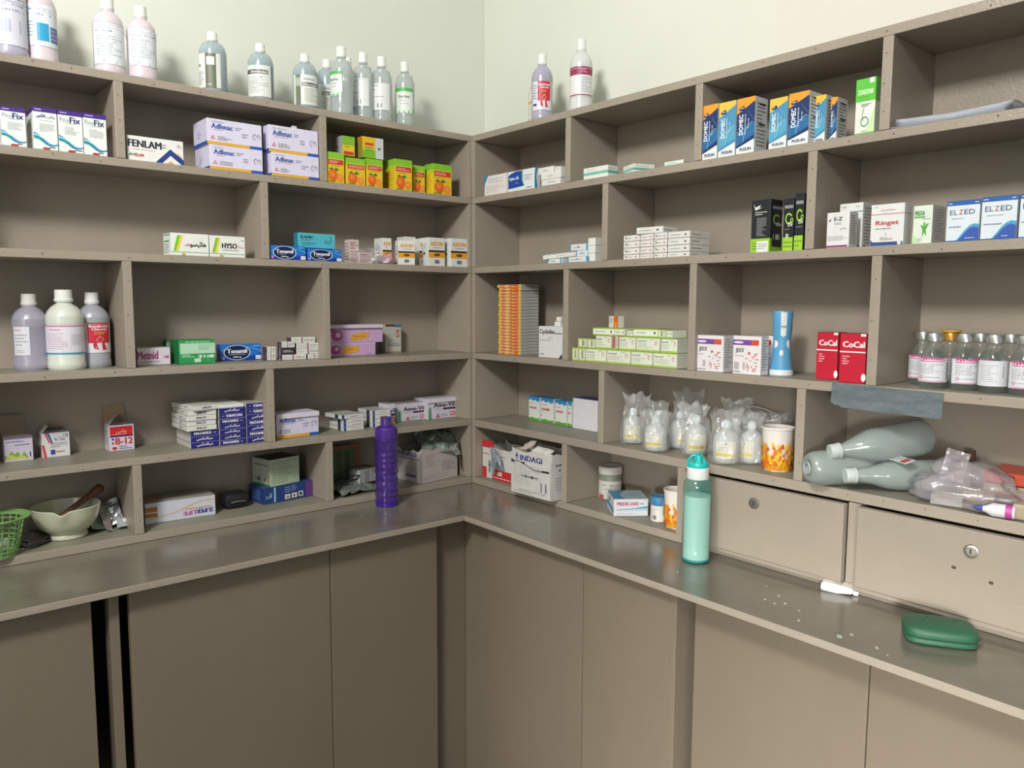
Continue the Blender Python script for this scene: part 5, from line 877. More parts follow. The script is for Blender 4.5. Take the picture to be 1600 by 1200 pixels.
# ---- base row, corner bay on the left
dsg('bookg', '#6a7a5c', [('r', .84, 0, 1, 1, '#a8644a'), ('r', 0, .9, 1, 1, '#a8644a'), ('bars', .05, .08, .8, .86, 14, '#55664a')])
b_ = carton('bookg', 'L', .387, .15, Z[5]+.0006, .105, .006, .128, 0, 'booklet', 'green booklet with an orange border standing against the back', 'booklet', None)
t = thing('cable', 'thin black cable looping over papers in the corner bay', 'cable', (-.44, .09, Z[5]))
bm = bmesh.new(); tube(bm, [(-.06, -.02, .03), (-.02, -.01, .05), (.03, 0, .066), (.09, .01, .068), (.12, .02, .06)], .0022); tube(bm, [(-.06, 0, .028), (0, -.02, .03), (.05, -.02, .034), (.07, 0, .04), (.03, .02, .04), (-.03, .01, .03), (-.06, .02, .024)], .0022)
smooth_by(obj('cable_wire', bm, mat('black_rubber', '#1c1d1c', .5), t), 60)
t = thing('foil_sachet', 'large crumpled grey-green foil sachet lying flat in the corner bay', 'sachet', (-.405, .075, Z[5]+.018), 0)
sheet_obj('sachet_film', .15, .11, mat('sachet_film', '#8f9a92', .3, .5), t, 16, 12, .012, 4.2, curl=-.006, rot=(.12, .05, .2))
t = thing('foil_sachet', 'dark flat sachet edge lying underneath the big grey-green one', 'sachet', (-.41, .068, Z[5]+.0035), 0)
sheet_obj('sachet_film', .15, .09, mat('dark_film', '#4c4a42', .4, .2), t, 10, 6, .004, 7.2)
dsg('stackw', '#b9bcb9', [('bars', 0, .05, 1, .95, 12, '#8f9496')], R=[('r', 0, 0, 1, 1, '#c3c6c6')])
carton('stackw', 'L', .335, .1, Z[5]+.012, .07, .05, .042, 15, 'medicine_carton', 'bundle of small white boxes behind the purple bottle', 'box', None)

def torn_box(label, side, s, dep, z, w, D, h, rot, body, F=(), R=(), L=(), lip=.01, seed=1, top='torn'):
    c = math.radians(rot); fx, fy, fz = W(side, s, dep, z); a = RZ[side]+c
    t = thing('torn_carton', label, 'box', (fx-math.sin(a)*D/2, fy+math.cos(a)*D/2, fz), a)
    bm = bmesh.new(); n = 14
    # four thin walls whose top edges are ragged
    def wall(p0, p1, sd):
        vs = []
        for i in range(n+1):
            q = i/n; x = p0[0]+(p1[0]-p0[0])*q; y = p0[1]+(p1[1]-p0[1])*q
            hh = h-lip*(.5+.5*noise.noise(Vector((q*5, sd*3.3, seed))))*(1 if 0 < i < n else .2)
            b = .0025*noise.noise(Vector((q*4, sd, seed+2)))
            vs.append((bm.verts.new((x, y, 0)), bm.verts.new((x+(b if p0[0] == p1[0] else 0), y+(b if p0[1] == p1[1] else 0), hh*.5)), bm.verts.new((x, y, hh))))
        return [bm.faces.new((vs[i][j], vs[i+1][j], vs[i+1][j+1], vs[i][j+1])) for i in range(n) for j in (0, 1)]
    fs = wall((-w/2, -D/2), (w/2, -D/2), 1)+wall((w/2, -D/2), (w/2, D/2), 2)+wall((w/2, D/2), (-w/2, D/2), 3)+wall((-w/2, D/2), (-w/2, -D/2), 4)
    bmesh.ops.remove_doubles(bm, verts=bm.verts, dist=.00005)
    bmesh.ops.solidify(bm, geom=list(bm.faces), thickness=.0012)
    bx(bm, -w/2+.001, w/2-.001, -D/2+.001, D/2-.001, .0002, .0016)
    obj('box_body', bm, card(body), t)
    art = Art()
    for fc, ops in (('F', F), ('R', R), ('L', L)):
        if ops:
            m0 = face_map(fc, w, D, h)
            def mp(x, y, nn, m0=m0, fc=fc):
                p = m0(x, y, nn); o = .0034
                return (p[0]+(o if fc == 'R' else -o if fc == 'L' else 0), p[1]-(o if fc == 'F' else 0), p[2])
            art.ops([('r', .004, .004, .996, .86, body)]+list(ops), mp, seed)
    art.build('printed_artwork', t)
    return t
t = torn_box('battered white carton with purple capitals, torn open in the corner bay', 'L', .112, .03, Z[5]+.0006, .158, .125, .112, 8, '#bdb5b0', [lines(7, .1, .5, .42, .8, '#8d8a88'), lines(5, .55, .94, .25, .55, '#77767a'), lines(2, .06, .7, .06, .2, '#9a9896')],
    L=[('tb', 'INDAGI', .1, .74, .85, .86, '#4f478e'), ('r', .0, .66, 1, .69, '#77756e'), ('f', .4, .24, .85, .44, 3, '#a5848c'), ('r', .45, .14, .85, .22, '#6a5f96')], lip=.02, seed=3)
tf = thing('foil_pouch', 'shiny grey-green foil pouch spilling over the battered white carton', 'pouch', (-.092, .062, Z[5]+.121), 0, rot=(.62, .12, -.1))
sheet_obj('pouch_film', .14, .1, mat('pouch_film', '#a3b3a9', .22, .55), tf, 16, 12, .014, 9.1, curl=-.012)
tf = thing('foil_pouch', 'dull brown paper scrap sticking up at the corner end', 'paper', (-.028, .035, Z[5]+.075), 0, rot=(1.45, .1, .9))
sheet_obj('paper_film', .03, .1, mat('brown_paper', '#87786a', .7), tf, 6, 12, .006, 2.1)

# ---- right base row: two syringe cartons
BL = '#3a4a86'
t = torn_box('torn white and red syringe carton in the right corner bay', 'R', .101, .035, Z[5]+.0006, .170, .1, .118, 0, '#d6d3cf', [('r', 0, 0, .13, .3, '#c93234'), ('r', .3, .0, 1, .28, '#c93234'), ('r', .13, 0, .3, .4, '#d6d3cf'), ('r', .2, .16, .235, .5, '#3a3a40'), ('r', .17, .34, .265, .36, '#3a3a40'), ('r', .0, .66, .22, .68, '#b84a4c'), ('r', .3, .66, .7, .68, '#b84a4c'), ('f', .34, .72, .62, .84, 2, '#d09a9a'), ('t', 'Inj', .36, .42, .56, .56, '#7a6a70'), ('tb', 'U 100', .34, .12, .6, .24, '#f0e2e0'), ('f', .34, .03, .9, .09, 1, '#f0dcd8'), ('r', .88, .02, 1, .18, '#8a8d92')], lip=.03, seed=6)
bm = bmesh.new(); bx(bm, -.086, -.03, -.0545, -.049, .1, .122, .001); obj('red_flap', bm, card('#c93234'), t)
for k, (x, z, rr) in enumerate([(-.005, .08, .3), (.03, .07, -.2), (.012, .055, .7)]):
    s_ = thing('wrapped_syringe', ['blue-white wrapped syringe sticking out at the top of the torn red carton', 'wrapped syringe on the right side of the torn red carton', 'short wrapped piece hanging out of the red carton front'][k], 'syringe', (.022-.008*k, -.091-x, Z[5]+z), RZ['R'], 'wrapped syringes in the torn carton', rot=(.25, rr, RZ['R']))
    sheet_obj('wrapper_film', .028, .06, see('wrapper_film', '#a9b5c4', .7, .2), s_, 5, 9, .004, k+3.3, rot=(PI/2, 0, 0))
    bm = bmesh.new(); tube(bm, [(0, .004, -.025), (0, .004, .02)], .0045, 10); smooth_by(obj('syringe_barrel', bm, mat('syringe_plastic', '#c9cfd4', .3), s_), 40)
dv = [lines(9, .06, .8, .2, .66, '#b9b8b6'), ('tb', 'INDAGI', .24, .74, .78, .86, BL), ('ring', .15, .8, .035, .06, .7, BL, 0, 360), ('p', [(.15, .92), (.12, .8), (.18, .8)], BL), ('w', .0, .96, [(.66, .7), (.7, .73), (.64, .67), (.56, .6), (.56, .6), (.58, .62)], '#8d8c8c'), ('p', [(.02, .74), (.1, .7), (.08, .66), (.0, .7)], BK), ('r', .26, .68, .36, .71, BK), ('r', .78, .57, .95, .61, BK), ('r', .28, .4, .68, .425, '#77777c'), ('r', .38, .37, .395, .46, BK), ('r', .52, .385, .56, .44, BK), ('r', .22, .408, .3, .414, BK), ('bars', .74, .14, .9, .34, 9, '#5a5478'), ('f', .2, .08, .9, .12, 1, '#8d8d92'), ('f', .1, .04, .6, .07, 1, '#8d8d92')]
t = torn_box('crumpled white syringe carton with blue capitals, jutting out of the right bay', 'R', .325, -.026, Z[5]+.0006, .172, .115, .140, 2, '#d2cfca', dv, R=[('f', .1, .7, .9, .78, 1, BK), ('f', .2, .6, .8, .66, 1, BK), lines(5, .1, .9, .2, .5)], lip=.014, seed=8)
bm = bmesh.new(); sheet(bm, .05, .04, 8, 6, .006, 5.5); obj('torn_flap', bm, card('#c3b8aa'), t, loc=(-.045, -.03, .144), rot=(.4, -.3, .2))
bm = bmesh.new(); sheet(bm, .07, .03, 8, 6, .005, 2.5); obj('torn_flap', bm, card('#d2cfca'), t, loc=(.02, -.03, .136), rot=(.5, .08, 0))

def jar(label, x, y, z, R, H, body, capc, ch, ops, base, name='plastic_jar', z0=.08, z1=.62):
    t = thing(name, label, 'jar', (x, y, z))
    lobj('jar_body', [(0, 0), (R*.92, 0), (R*.97, .002), (R*.97, H-ch-.001), (R*.85, H-ch), (R*.85, H-ch+.003)], body, t, 32, cap=False)
    lobj('lid', [(R*.99, H-ch), (R*1.01, H-ch+.001), (R*1.01, H-.002), (R*.97, H), (R*.8, H), (R*.78, H-.001), (0, H-.001)], mat('lid_plastic', capc, .45), t, 32, 30)
    lab_part(t, 'paper_label', R*.97+.0003, to_cam(x, y), 1.4, z0*H, z1*H, base, ops)
jar('grey-green jar with a white lid on the right base shelf', .140, -.490, Z[5]+.0005, .0345, .098, see('jar_plastic', '#8f9a86', .85, .3), '#d6d2ca', .022, [('f', .2, .7, .8, .84, 1, '#66685f'), ('f', .3, .5, .7, .6, 1, '#66685f'), ('r', .1, 0, .3, .22, '#b84a4c'), lines(3, .35, .8, .1, .4)], '#c9c8c0', z0=.05, z1=.58)
jar('little white jar with a blue lid beside the open white box', .062, -.7365, Z[5]+.0005, .0215, .066, mat('white_plastic', '#d9d8d6', .4), '#3f80ac', .022, [('f', .1, .5, .5, .9, 4, '#b0a494'), ('bars', .1, .1, .4, .4, 6, '#77777a')], '#dcdad6', z0=.05, z1=.6)
dsg('medcare', '#d9dade', [('tb', 'MEDICARE', .1, .62, .72, .82, '#c0506a'), ('f', .76, .64, .95, .8, 1, GY), ('p', [(.08, .34), (.98, .46), (.98, .58), (.6, .46), (.08, .38)], '#4a9ac6'), ('p', [(.4, .3), (.98, .36), (.98, .42)], '#7fbbe0'), ('f', .1, .1, .8, .18, 1, '#b5b7bd')], L=[('p', [(0, .3), (1, .1), (1, .4), (0, .6)], '#4a9ac6'), ('e', .4, .75, .08, .12, BK)], T=[('p', [(0, 0), (.35, 0), (.25, .5), (.5, 1), (0, 1)], '#4a86ac'), ('p', [(.35, 0), (1, 0), (1, 1), (.5, 1), (.25, .5)], '#9fb2ba'), ('f', .4, .3, .9, .7, 4, '#7f939c')])
carton('medcare', 'R', .662, .036, Z[5]+.0006, .094, .098, .047, 53, 'open_carton', 'open white tablet carton with pink lettering and blue waves, turned askew', 'box', None)
def cup(label, x, y, z, rt, rb, H):
    t = thing('paper_cup', label, 'cup', (x, y, z), 0, 'printed paper cups')
    lobj('cup_wall', [(0, .004), (rb-.001, .004), (rb, 0), (rb+.0006, 0), (rt, H), (rt-.0008, H), (rb-.0006, .005), (0, .005)], mat('cup_paper', '#e2dcd4', .5), t, 36, 40, cap=False)
    lobj('rolled_rim', [(rt-.001, H-.003), (rt+.0015, H-.003), (rt+.002, H-.001), (rt+.0012, H+.001), (rt-.001, H+.0005), (rt-.001, H-.003)], mat('cup_rim', '#e6e0d8', .5), t, 36, 40, cap=False)
    a0 = to_cam(x, y); art = Art(); rr = random.Random(3)
    def mp(u, v, n):
        a = a0+(u-.5)*4.2; r = rb+(rt-rb)*v+.0007+STEP*.4*n; return (r*math.cos(a), r*math.sin(a), H*v)
    ops = [('r', .0, .02, 1, .3, '#e6ac2c')]
    for k in range(230):
        u = rr.uniform(.02, .98); v = .03+.56*rr.random()**1.2; l = rr.uniform(.08, .2); w = rr.uniform(.014, .032); an = rr.uniform(-.8, .8)
        c = rr.choice(['#e8a51e', '#f0bd2e', '#e8b428', '#dd7a22', '#eec84a', '#d65a30'] if v > .12 else ['#d9651e', '#e08a22', '#e8a51e'])
        dx, dy = math.sin(an)*l*.35, math.cos(an)*l
        ops.append(('p', [(u-w, v), (u+w, v), (u+w*.6+dx*.6, v+dy*.6), (u+dx, min(.78, v+dy)), (u-w*.6+dx*.6, v+dy*.6)], c))
    ops += [('p', [(.78, .42), (.84, .4), (.86, .56), (.8, .62)], '#6d7a4a'), ]
    art.ops(ops, mp, 2, 20); art.build('printed_flowers', t)
cup('white paper cup with yellow-orange flowers, beside the bagged bottles', .066, -1.074, Z[4]+.0005, .0355, .0275, .1)
cup('paper cup with yellow flowers half hidden by the drawer upright', .052, -.8045, Z[5]+.0005, .0345, .027, .098)

# ---------------------------------------------------------------- bagged bottles
def bagged(label, x, y, R, H, seed, bagw=1.5, bagh=.145, yaw=0):
    t = thing('bagged_bottle', label, 'bottle', (x, y, Z[4]+.0006), 0, 'small white bottles in clear bags')
    a = to_cam(x, y)+yaw
    bw = see('drop_bottle', '#e2e7e6', .7, .3)
    bm = bmesh.new(); lathe(bm, [(0, .004), (R*.85, .0025), (R*.98, .006), (R, .015), (R, H*.55), (R*.9, H*.66), (R*.6, H*.74), (R*.36, H*.78), (R*.36, H*.82)], 24, cap=False, sy=1)
    smooth_by(obj('bottle_body', bm, bw, t), 50)
    lobj('cap', [(R*.42, H*.82), (R*.44, H*.84), (R*.4, H*.95), (R*.2, H), (0, H)], mat('translucent_cap', '#dde6ea', .35), t, 16, 30)
    lab_part(t, 'paper_label', R+.0004, a-.12, .8, H*.14, H*.54, '#e9e6da', [('r', .72, 0, .9, 1, '#e6cd3c'), ('r', 0, .12, .9, .32, '#e4c828'), ('e', .5, .86, .05, .04, '#77777a'), lines(3, .1, .6, .4, .7, '#b9b6ac')], 8)
    bm = bmesh.new(); N = 30
    def wob(an, z, k):
        q = z/bagh; n1 = noise.noise(Vector((math.cos(an)*2.2, math.sin(an)*2.2, z*32+seed*5)))
        n2 = noise.noise(Vector((math.cos(an)*6, math.sin(an)*6, z*75+seed*9)))
        return 1+.16*n1*(1+1.6*max(0, q-.4))+.12*n2*(1+1.5*max(0, q-.4))
    zs = [.002, .008, .018, .028, .038, .048, .058, .068, .078, .088, .098, .108, .118, .128, .138, .15]
    pr = [(.0, .001)]
    for z in [z for z in zs if z < bagh-.004]+[bagh]:
        q = z/bagh; r = R*(1.2+.16*math.sin(min(1, z/.06)*PI)) if z < .06 else R*(1.2-.35*min(1, (z-.06)/.04)*(1 if bagh > .11 else .4))
        if z > .1: r *= 1+.12*bagw*(z-.1)/.04
        pr.append((r, z))
    lathe(bm, pr, N, wob=wob, cap=False)
    for v in bm.verts:
        q = max(0, (v.co.z-.065)/.07)
        v.co.x *= 1+.55*q; v.co.y *= max(.35, 1-.5*q); v.co.z += (.012*q)*noise.noise(Vector((v.co.x*60, seed, 0)))*(1+q)
        v.co.x += .012*q*math.sin(seed*2.1)
    o = obj('plastic_bag', bm, see('cling_bag', '#eceeec', .17, .14, .9, 45), t); o.rotation_euler = (0, 0, a+PI/2+.5*math.sin(seed*3.3))
    return t
SPEC = [(.078, -.628, .0245, .092, 1, 1.3, .135, 'bagged white bottle at the left end by the divider, bag flaring high'), (.036, -.742, .026, .088, 2, 1.1, .105, 'bagged white bottle standing forward, its label nearly straight'), (.105, -.692, .023, .09, 3, 1.3, .12, 'bagged bottle hidden between the first and the forward one'), (.118, -.757, .024, .095, 4, 1.3, .13, 'bagged bottle behind, with a narrow yellow label edge'), (.072, -.842, .026, .098, 5, 1.4, .13, 'bagged bottle with tilted label above the teal bottle cap'), (.044, -.951, .028, .1, 6, 1.4, .128, 'bagged bottle second from the cup, label facing straight out'), (.092, -.99, .025, .097, 7, 1.4, .125, 'bagged bottle next to the flowered cup'), (.146, -.775, .022, .09, 8, 2.0, .15, 'bagged bottle in the back row, its bag top rising centre left'), (.146, -.91, .022, .09, 9, 1.9, .145, 'bagged bottle in the back row, behind the label-forward one'), (.146, -1.03, .022, .08, 10, 1.8, .12, 'bagged bottle in the back row behind the cup')]
for k, (x, y, R, H, sd, bwid, bh, lb) in enumerate(SPEC): bagged(lb, x, y, R*1.1, H*1.04, sd, bwid, bh, (0, -.1, .5, .7, .3, .1, -.5, 0, .4, .2)[k])
t = thing('clear_bag', 'empty clear bag with a white folded mouth lying above the bagged bottles', 'bag', (.135, -.985, Z[4]+.105), RZ['R'], rot=(.9, .08, RZ['R']))
sheet_obj('bag_film', .1, .045, see('cling_bag', '#eceeec', .17, .14, .9, 45), t, 14, 6, .012, 6.6)
bm = bmesh.new(); tube(bm, [(-.05, .02, .004), (-.03, .026, .002), (0, .024, .004), (.03, .02, .0), (.05, .012, .003), (.045, 0, .004), (.02, -.006, .002)], .0012, 6); obj('bag_hem', bm, mat('bag_hem', '#e2ddd6', .3), t)

# ---------------------------------------------------------------- vials
GLS = see('vial_glass', '#a9b8b0', .12, .04)
def vial(label, x, y, lab=True, gold=False, off=0., R=.0245, H=.106, back=False):
    t = thing('glass_vial', label, 'bottle', (x, y, Z[3]+.0005), 0, 'glass vials with metal caps')
    lobj('glass_body', [(0, .003), (R*.9, .0), (R, .004), (R, H*.5), (R*.98, H*.56), (R*.8, H*.68), (R*.55, H*.78), (R*.5, H*.82), (R*.5, H*.86)], GLS, t, 28, 60, cap=False)
    lobj('metal_cap', [(R*.62, H*.85), (R*.66, H*.86), (R*.66, H*.97), (R*.6, H), (0, H)], mat('gold_cap', '#b98a3c', .35, .5) if gold else mat('aluminium_cap', '#b9bcba', .3, .8), t, 24, 30)
    if gold: lobj('flip_top', [(R*.6, H), (R*.72, H+.001), (R*.72, H+.005), (0, H+.006)], mat('gold_top', '#c9962f', .4), t, 24, 30)
    if lab:
        ops = [('r', .1, .84, .72, 1, '#c63a84'), ('tb', 'Kalimed', .13, .87, .68, .95, '#f0d6e4'), lines(6, .1, .72, .34, .76, '#9094a0'), ('ring', .16, .2, .05, .06, .6, '#c65a94', 0, 360), ('f', .26, .16, .7, .24, 1, GY), ('r', .1, .01, .72, .06, '#dc9ac0'), lines(7, .78, .98, .15, .8, '#9a9ca8')] if not back else [lines(9, .2, .6, .15, .85, '#a9abb4'), ('r', .7, .35, .72, .8, '#8a8c94')]
        lab_part(t, 'paper_label', R+.0003, to_cam(x, y)+off, 1.5, H*.12, H*.56, '#dcdde2', ops, 16)
    return t
vial('glass vial front row left, pink-topped label facing out', .050, -1.4095, off=.15)
vial('glass vial front row second, pink label turned right', .062, -1.4605, off=.6)
vial('glass vial front row third, showing only small print', .058, -1.5125, off=0, back=True)
vial('glass vial at the right frame edge, pink-topped label', .052, -1.564, off=.35)
for k, (x, y, lb) in enumerate([(.115, -1.363, 'glass vial in the back row at the left end'), (.115, -1.415, 'glass vial with a gold top in the back row'), (.118, -1.468, 'glass vial behind the second and third front ones'), (.115, -1.521, 'glass vial behind the third and fourth front ones'), (.115, -1.574, 'glass vial in the back row at the frame edge')]): vial(lb, x, y, gold=(k == 1), off=.3*k)

# ---------------------------------------------------------------- torch
t = thing('handheld_torch', 'light blue and white handheld torch standing on end', 'torch', (.072, -1.0715, Z[3]+.0005), 0)
TB = mat('torch_blue', '#5a9dc8', .4); TW = mat('torch_white', '#dfe3e4', .35)
lobj('torch_body', [(.0255, .012), (.0245, .02), (.0215, .045), (.0195, .07), (.0195, .085), (.0215, .11), (.0225, .142), (.021, .1455), (0, .1455)], TB, t, 36, 60)
lobj('torch_head', [(0, 0), (.0268, 0), (.0272, .004), (.026, .0125), (.0, .0125)], TW, t, 36, 40)
a0 = to_cam(.072, -1.0715)
art = Art()
def tmap(r):
    def mp(u, v, n):
        a = a0+(u-.5)*1.6; z = .1455*v
        rr = .0245 if z < .02 else .0245-.005*(z-.02)/.05 if z < .07 else .0195 if z < .085 else .0195+.003*(z-.085)/.057
        return ((rr+.0006+r)*math.cos(a), (rr+.0006+r)*math.sin(a), z)
    return mp
art.ops([('w', .4, .76, [(.62, .98)]*2+[(.6, .98)]*2+[(.62, .98)]*2, '#e3e7e8'), ('f', .48, .7, .62, .92, 5, '#c3c9cc'), ('p', [(-.05, .55), (.2, .53), (.26, .49), (.2, .45), (-.05, .42)], '#e3e7e8'), ('p', [(.8, .5), (.86, .54), (1.05, .56), (1.05, .42), (.86, .45)], '#e3e7e8')], tmap(0), 2, 12); art.build('white_trim', t)
bm = bmesh.new(); bmesh.ops.create_icosphere(bm, subdivisions=2, radius=1, matrix=Matrix.Diagonal((.0025, .005, .008, 1)))
smooth_by(obj('switch', bm, TW, t, loc=(.0205*math.cos(a0), .0205*math.sin(a0), .05), rot=(0, 0, a0)), 80)

# ---------------------------------------------------------------- worktop bottles and small things

PUR = see('purple_plastic', '#4b2890', .58, .1); 
t = thing('drinking_bottle', 'purple translucent drinking bottle with swirled grip rings, left worktop', 'bottle', (-.368, -.0665, ZW+.0005))
pr = [(0, .004), (.028, .002), (.033, 0), (.0345, .006)]
n = 44
for i in range(n+1):
    z = .01+.185*i/n; r = .0345-.0022*(math.sin(z/.185*PI*2*5.5)**2)
    if z > .17: r = .034
    pr.append((r, z))
pr += [(.0345, .197), (.0335, .2)]
def swirl(a, z, k):
    return 1+(.035*math.sin(a*2+z*210)*max(0, min(1, (z-.03)/.02))*max(0, min(1, (.135-z)/.02)))
bm = bmesh.new(); lathe(bm, pr, 48, wob=swirl, cap=False); smooth_by(obj('bottle_body', bm, PUR, t), 70)
CP = mat('purple_cap', '#5a2fa0', .3)
CP2 = see('purple_cap', '#4c2a90', .85, .2)
lobj('screw_cap', [(.034, .2), (.035, .201), (.035, .205), (.0335, .206), (.0335, .228), (.031, .232), (.022, .236), (.0165, .238), (.0165, .25), (.015, .256), (.0165, .2565), (.0165, .261), (.014, .2625), (0, .2625)], CP2, t, 36, 30)
lobj('base_ring', [(0, .0006), (.031, .0006), (.0338, .004), (.0338, .012), (0, .012)], mat('purple_base', '#3f1ea8', .2), t)
t = thing('drinking_bottle', 'teal transparent drinking bottle half full of water, on the right worktop', 'bottle', (-.0790, -.9615, ZW+.0005))
TEAL = see('teal_plastic', '#35b5ac', .15, .06)
lobj('bottle_body', [(0, .003), (.028, .0), (.0325, .004), (.0325, .03), (.0315, .0315), (.0325, .033), (.0325, .036), (.0315, .0375), (.0325, .039), (.0325, .178), (.031, .187), (.026, .194), (.0245, .196)], TEAL, t, 48, 50, cap=False)
lobj('water', [(0, .006), (.027, .006), (.0305, .009), (.0308, .156), (0, .156)], see('water_green', '#e4fff2', .78, .05), t, 40, 40)
lobj('base_tint', [(0, .001), (.027, .001), (.031, .0045), (.031, .0058), (0, .0058)], mat('teal_base', '#22b5b8', .2), t)
lobj('collar', [(.0245, .195), (.0252, .196), (.0252, .2205), (.024, .222), (0, .222)], mat('white_collar', '#e6ebe8', .35), t, 36)
TC = mat('teal_cap', '#1fb9b2', .3)
bm = bmesh.new(); lathe(bm, [(.0235, .222), (.0245, .224), (.0235, .232), (.0225, .2335), (.0, .2335)], 32)
smooth_by(obj('cap', bm, TC, t), 35)
bm = bmesh.new(); lathe(bm, [(.0225, .233), (.0215, .243), (.018, .2505), (.01, .2535), (0, .254)], 28, sy=.55, sx=1); smooth_by(obj('spout_cover', bm, TC, t, rot=(0, 0, .75)), 40)
bm = bmesh.new(); tube(bm, [(-.0225, 0, .226), (-.0235, -.002, .238), (-.018, -.004, .2475), (-.006, -.006, .2515), (.006, -.006, .25), (.010, -.012, .238), (.008, -.0215, .228)], .0032, 8); smooth_by(obj('carry_loop', bm, TC, t, rot=(0, 0, -.6)), 60)
t = thing('folded_tube', 'crumpled white tube lying on the worktop by the drawers', 'tube', (-.013, -1.2765, ZW+.0085), 0, rot=(0, 0, -1.25))
bm = bmesh.new(); bx(bm, -.036, .028, -.0155, .0155, -.008, .011, .005)
bmesh.ops.subdivide_edges(bm, edges=list(bm.edges), cuts=1)
for v in bm.verts:
    v.co.z += .002*noise.noise(v.co*90)
    if v.co.x > .0: v.co.z *= 1-.5*min(1, v.co.x/.03)
obj('tube_body', bm, mat('white_tube', '#e3e3e2', .5), t)
bm = bmesh.new(); bx(bm, .0262, .037, -.009, .009, -.0075, .002, .002); obj('tube_end', bm, mat('white_tube_end', '#e8e8e6', .5), t)
t = thing('soap_case', 'dark green plastic soap case with rounded corners on the right worktop', 'case', (-.0985, -1.504, ZW+.0005), 0, rot=(0, 0, -1.02))
GC = mat('green_case', '#28593f', .5)
def rounded(bm, w, d, z0, z1, dome, n=10, sq=4.2, shrink=.9):
    rings = []
    for k, (q, z) in enumerate([(shrink, z0), (1, z0+.2*(z1-z0)), (1, z0+.5*(z1-z0)), (.97, z0+.78*(z1-z0)), (.86, z1), (.6, z1+dome*.6), (.3, z1+dome*.9), (0, z1+dome)]):
        if q == 0: rings.append([bm.verts.new((0, 0, z))]); continue
        rings.append([bm.verts.new((w/2*q*math.copysign(abs(math.cos(a))**(2/sq), math.cos(a)), d/2*q*math.copysign(abs(math.sin(a))**(2/sq), math.sin(a)), z)) for a in [2*PI*i/40 for i in range(40)]])
    for a, b in zip(rings, rings[1:]):
        for i in range(40):
            if len(b) == 1: bm.faces.new((a[i], a[(i+1) % 40], b[0]))
            else: bm.faces.new((a[i], a[(i+1) % 40], b[(i+1) % 40], b[i]))
    bm.faces.new(rings[0][::-1])
bm = bmesh.new(); rounded(bm, .116, .082, 0, .014, 0); smooth_by(obj('lower_shell', bm, GC, t), 60)
bm = bmesh.new(); rounded(bm, .118, .084, .0142, .03, .006, shrink=.99); smooth_by(obj('lid', bm, GC, t), 60)
for k in range(5):
    bm = bmesh.new(); tube(bm, [(-.03+.012*k, -.008, .0352), (-.018+.012*k, .012, .0352)], .0012, 6); obj('raised_rib', bm, GC, t)
# dried paint drops on the worktop
bm = bmesh.new()
for (u, v, r) in [(-.176, -.985, .004), (-.158, -1.238, .006), (-.175, -1.225, .005), (-.17, -1.2, .0045), (-.13, -1.207, .005), (-.17, -1.275, .004), (-.215, -1.3, .005), (-.225, -1.385, .009), (-.2, -1.395, .006), (-.22, -1.45, .006), (-.235, -1.475, .003), (-.1, -1.16, .003)]:
    bmesh.ops.create_circle(bm, cap_ends=True, radius=r, segments=12, matrix=Matrix.Translation((u, v, ZW+.0004)) @ Matrix.Rotation(.6, 4, 'Z') @ Matrix.Diagonal((1, .55, 1, 1)))
o = obj('paint_drops', bm, mat('dried_white_drops', '#b9c0b2', .5)); tag(o, 'dried pale drops spattered on the right worktop', 'stain'); o['kind'] = 'stuff'
o = obj('tablet', (lambda b: (lathe(b, [(0, 0), (.004, 0), (.0045, .002), (.004, .0035), (0, .004)], 12), b)[1])(bmesh.new()), mat('pale_tablet', '#c9d6b0', .4), loc=(.05, -.008, Z[3]+.0005)); tag(o, 'tiny pale green tablet loose beside the orange-ended stack', 'tablet')
t = thing('small_vial', 'tiny clear upright vial with a metal tip beside the little white boxes', 'vial', (-.634, .052, Z[3]+.0005), 0)
lobj('vial_glass', [(0, 0), (.006, 0), (.006, .002), (.0035, .004), (.0035, .03), (.002, .034), (.0018, .046), (0, .047)], see('ampoule_glass', '#dfe6ea', .3, .05), t, 12)

# ---------------------------------------------------------------- silver tape hanging over the shelf edge
t = thing('duct_tape', 'strip of silver-grey cloth tape stuck over the shelf edge on the right', 'tape', (-.0022, -1.3425, 1.302), RZ['R'])
bm = bmesh.new(); nx, nz = 26, 8; g_ = []
for j in range(nz+1):
    row = []
    for i in range(nx+1):
        q = i/nx; s = -.1085+.217*q; z = .0325-.049*(j/nz)*(1 if q > .02 else .9)-.0005*i/4
        if q < .08 and j > 5: z += .004
        row.append(bm.verts.new((s, -.0004-.0025*(j/nz)-.0012*abs(noise.noise(Vector((s*60, z*60, 2)))), z)))
    g_.append(row)
fs = [bm.faces.new((g_[j][i], g_[j+1][i], g_[j+1][i+1], g_[j][i+1])) for j in range(nz) for i in range(nx)]
bmesh.ops.solidify(bm, geom=fs, thickness=.0005)
obj('tape_strip', bm, painted('silver_tape', '#7c898e', '#99a5a9', .33, .9, 70, mott=26, stretch=(.4, 1, 2)), t)

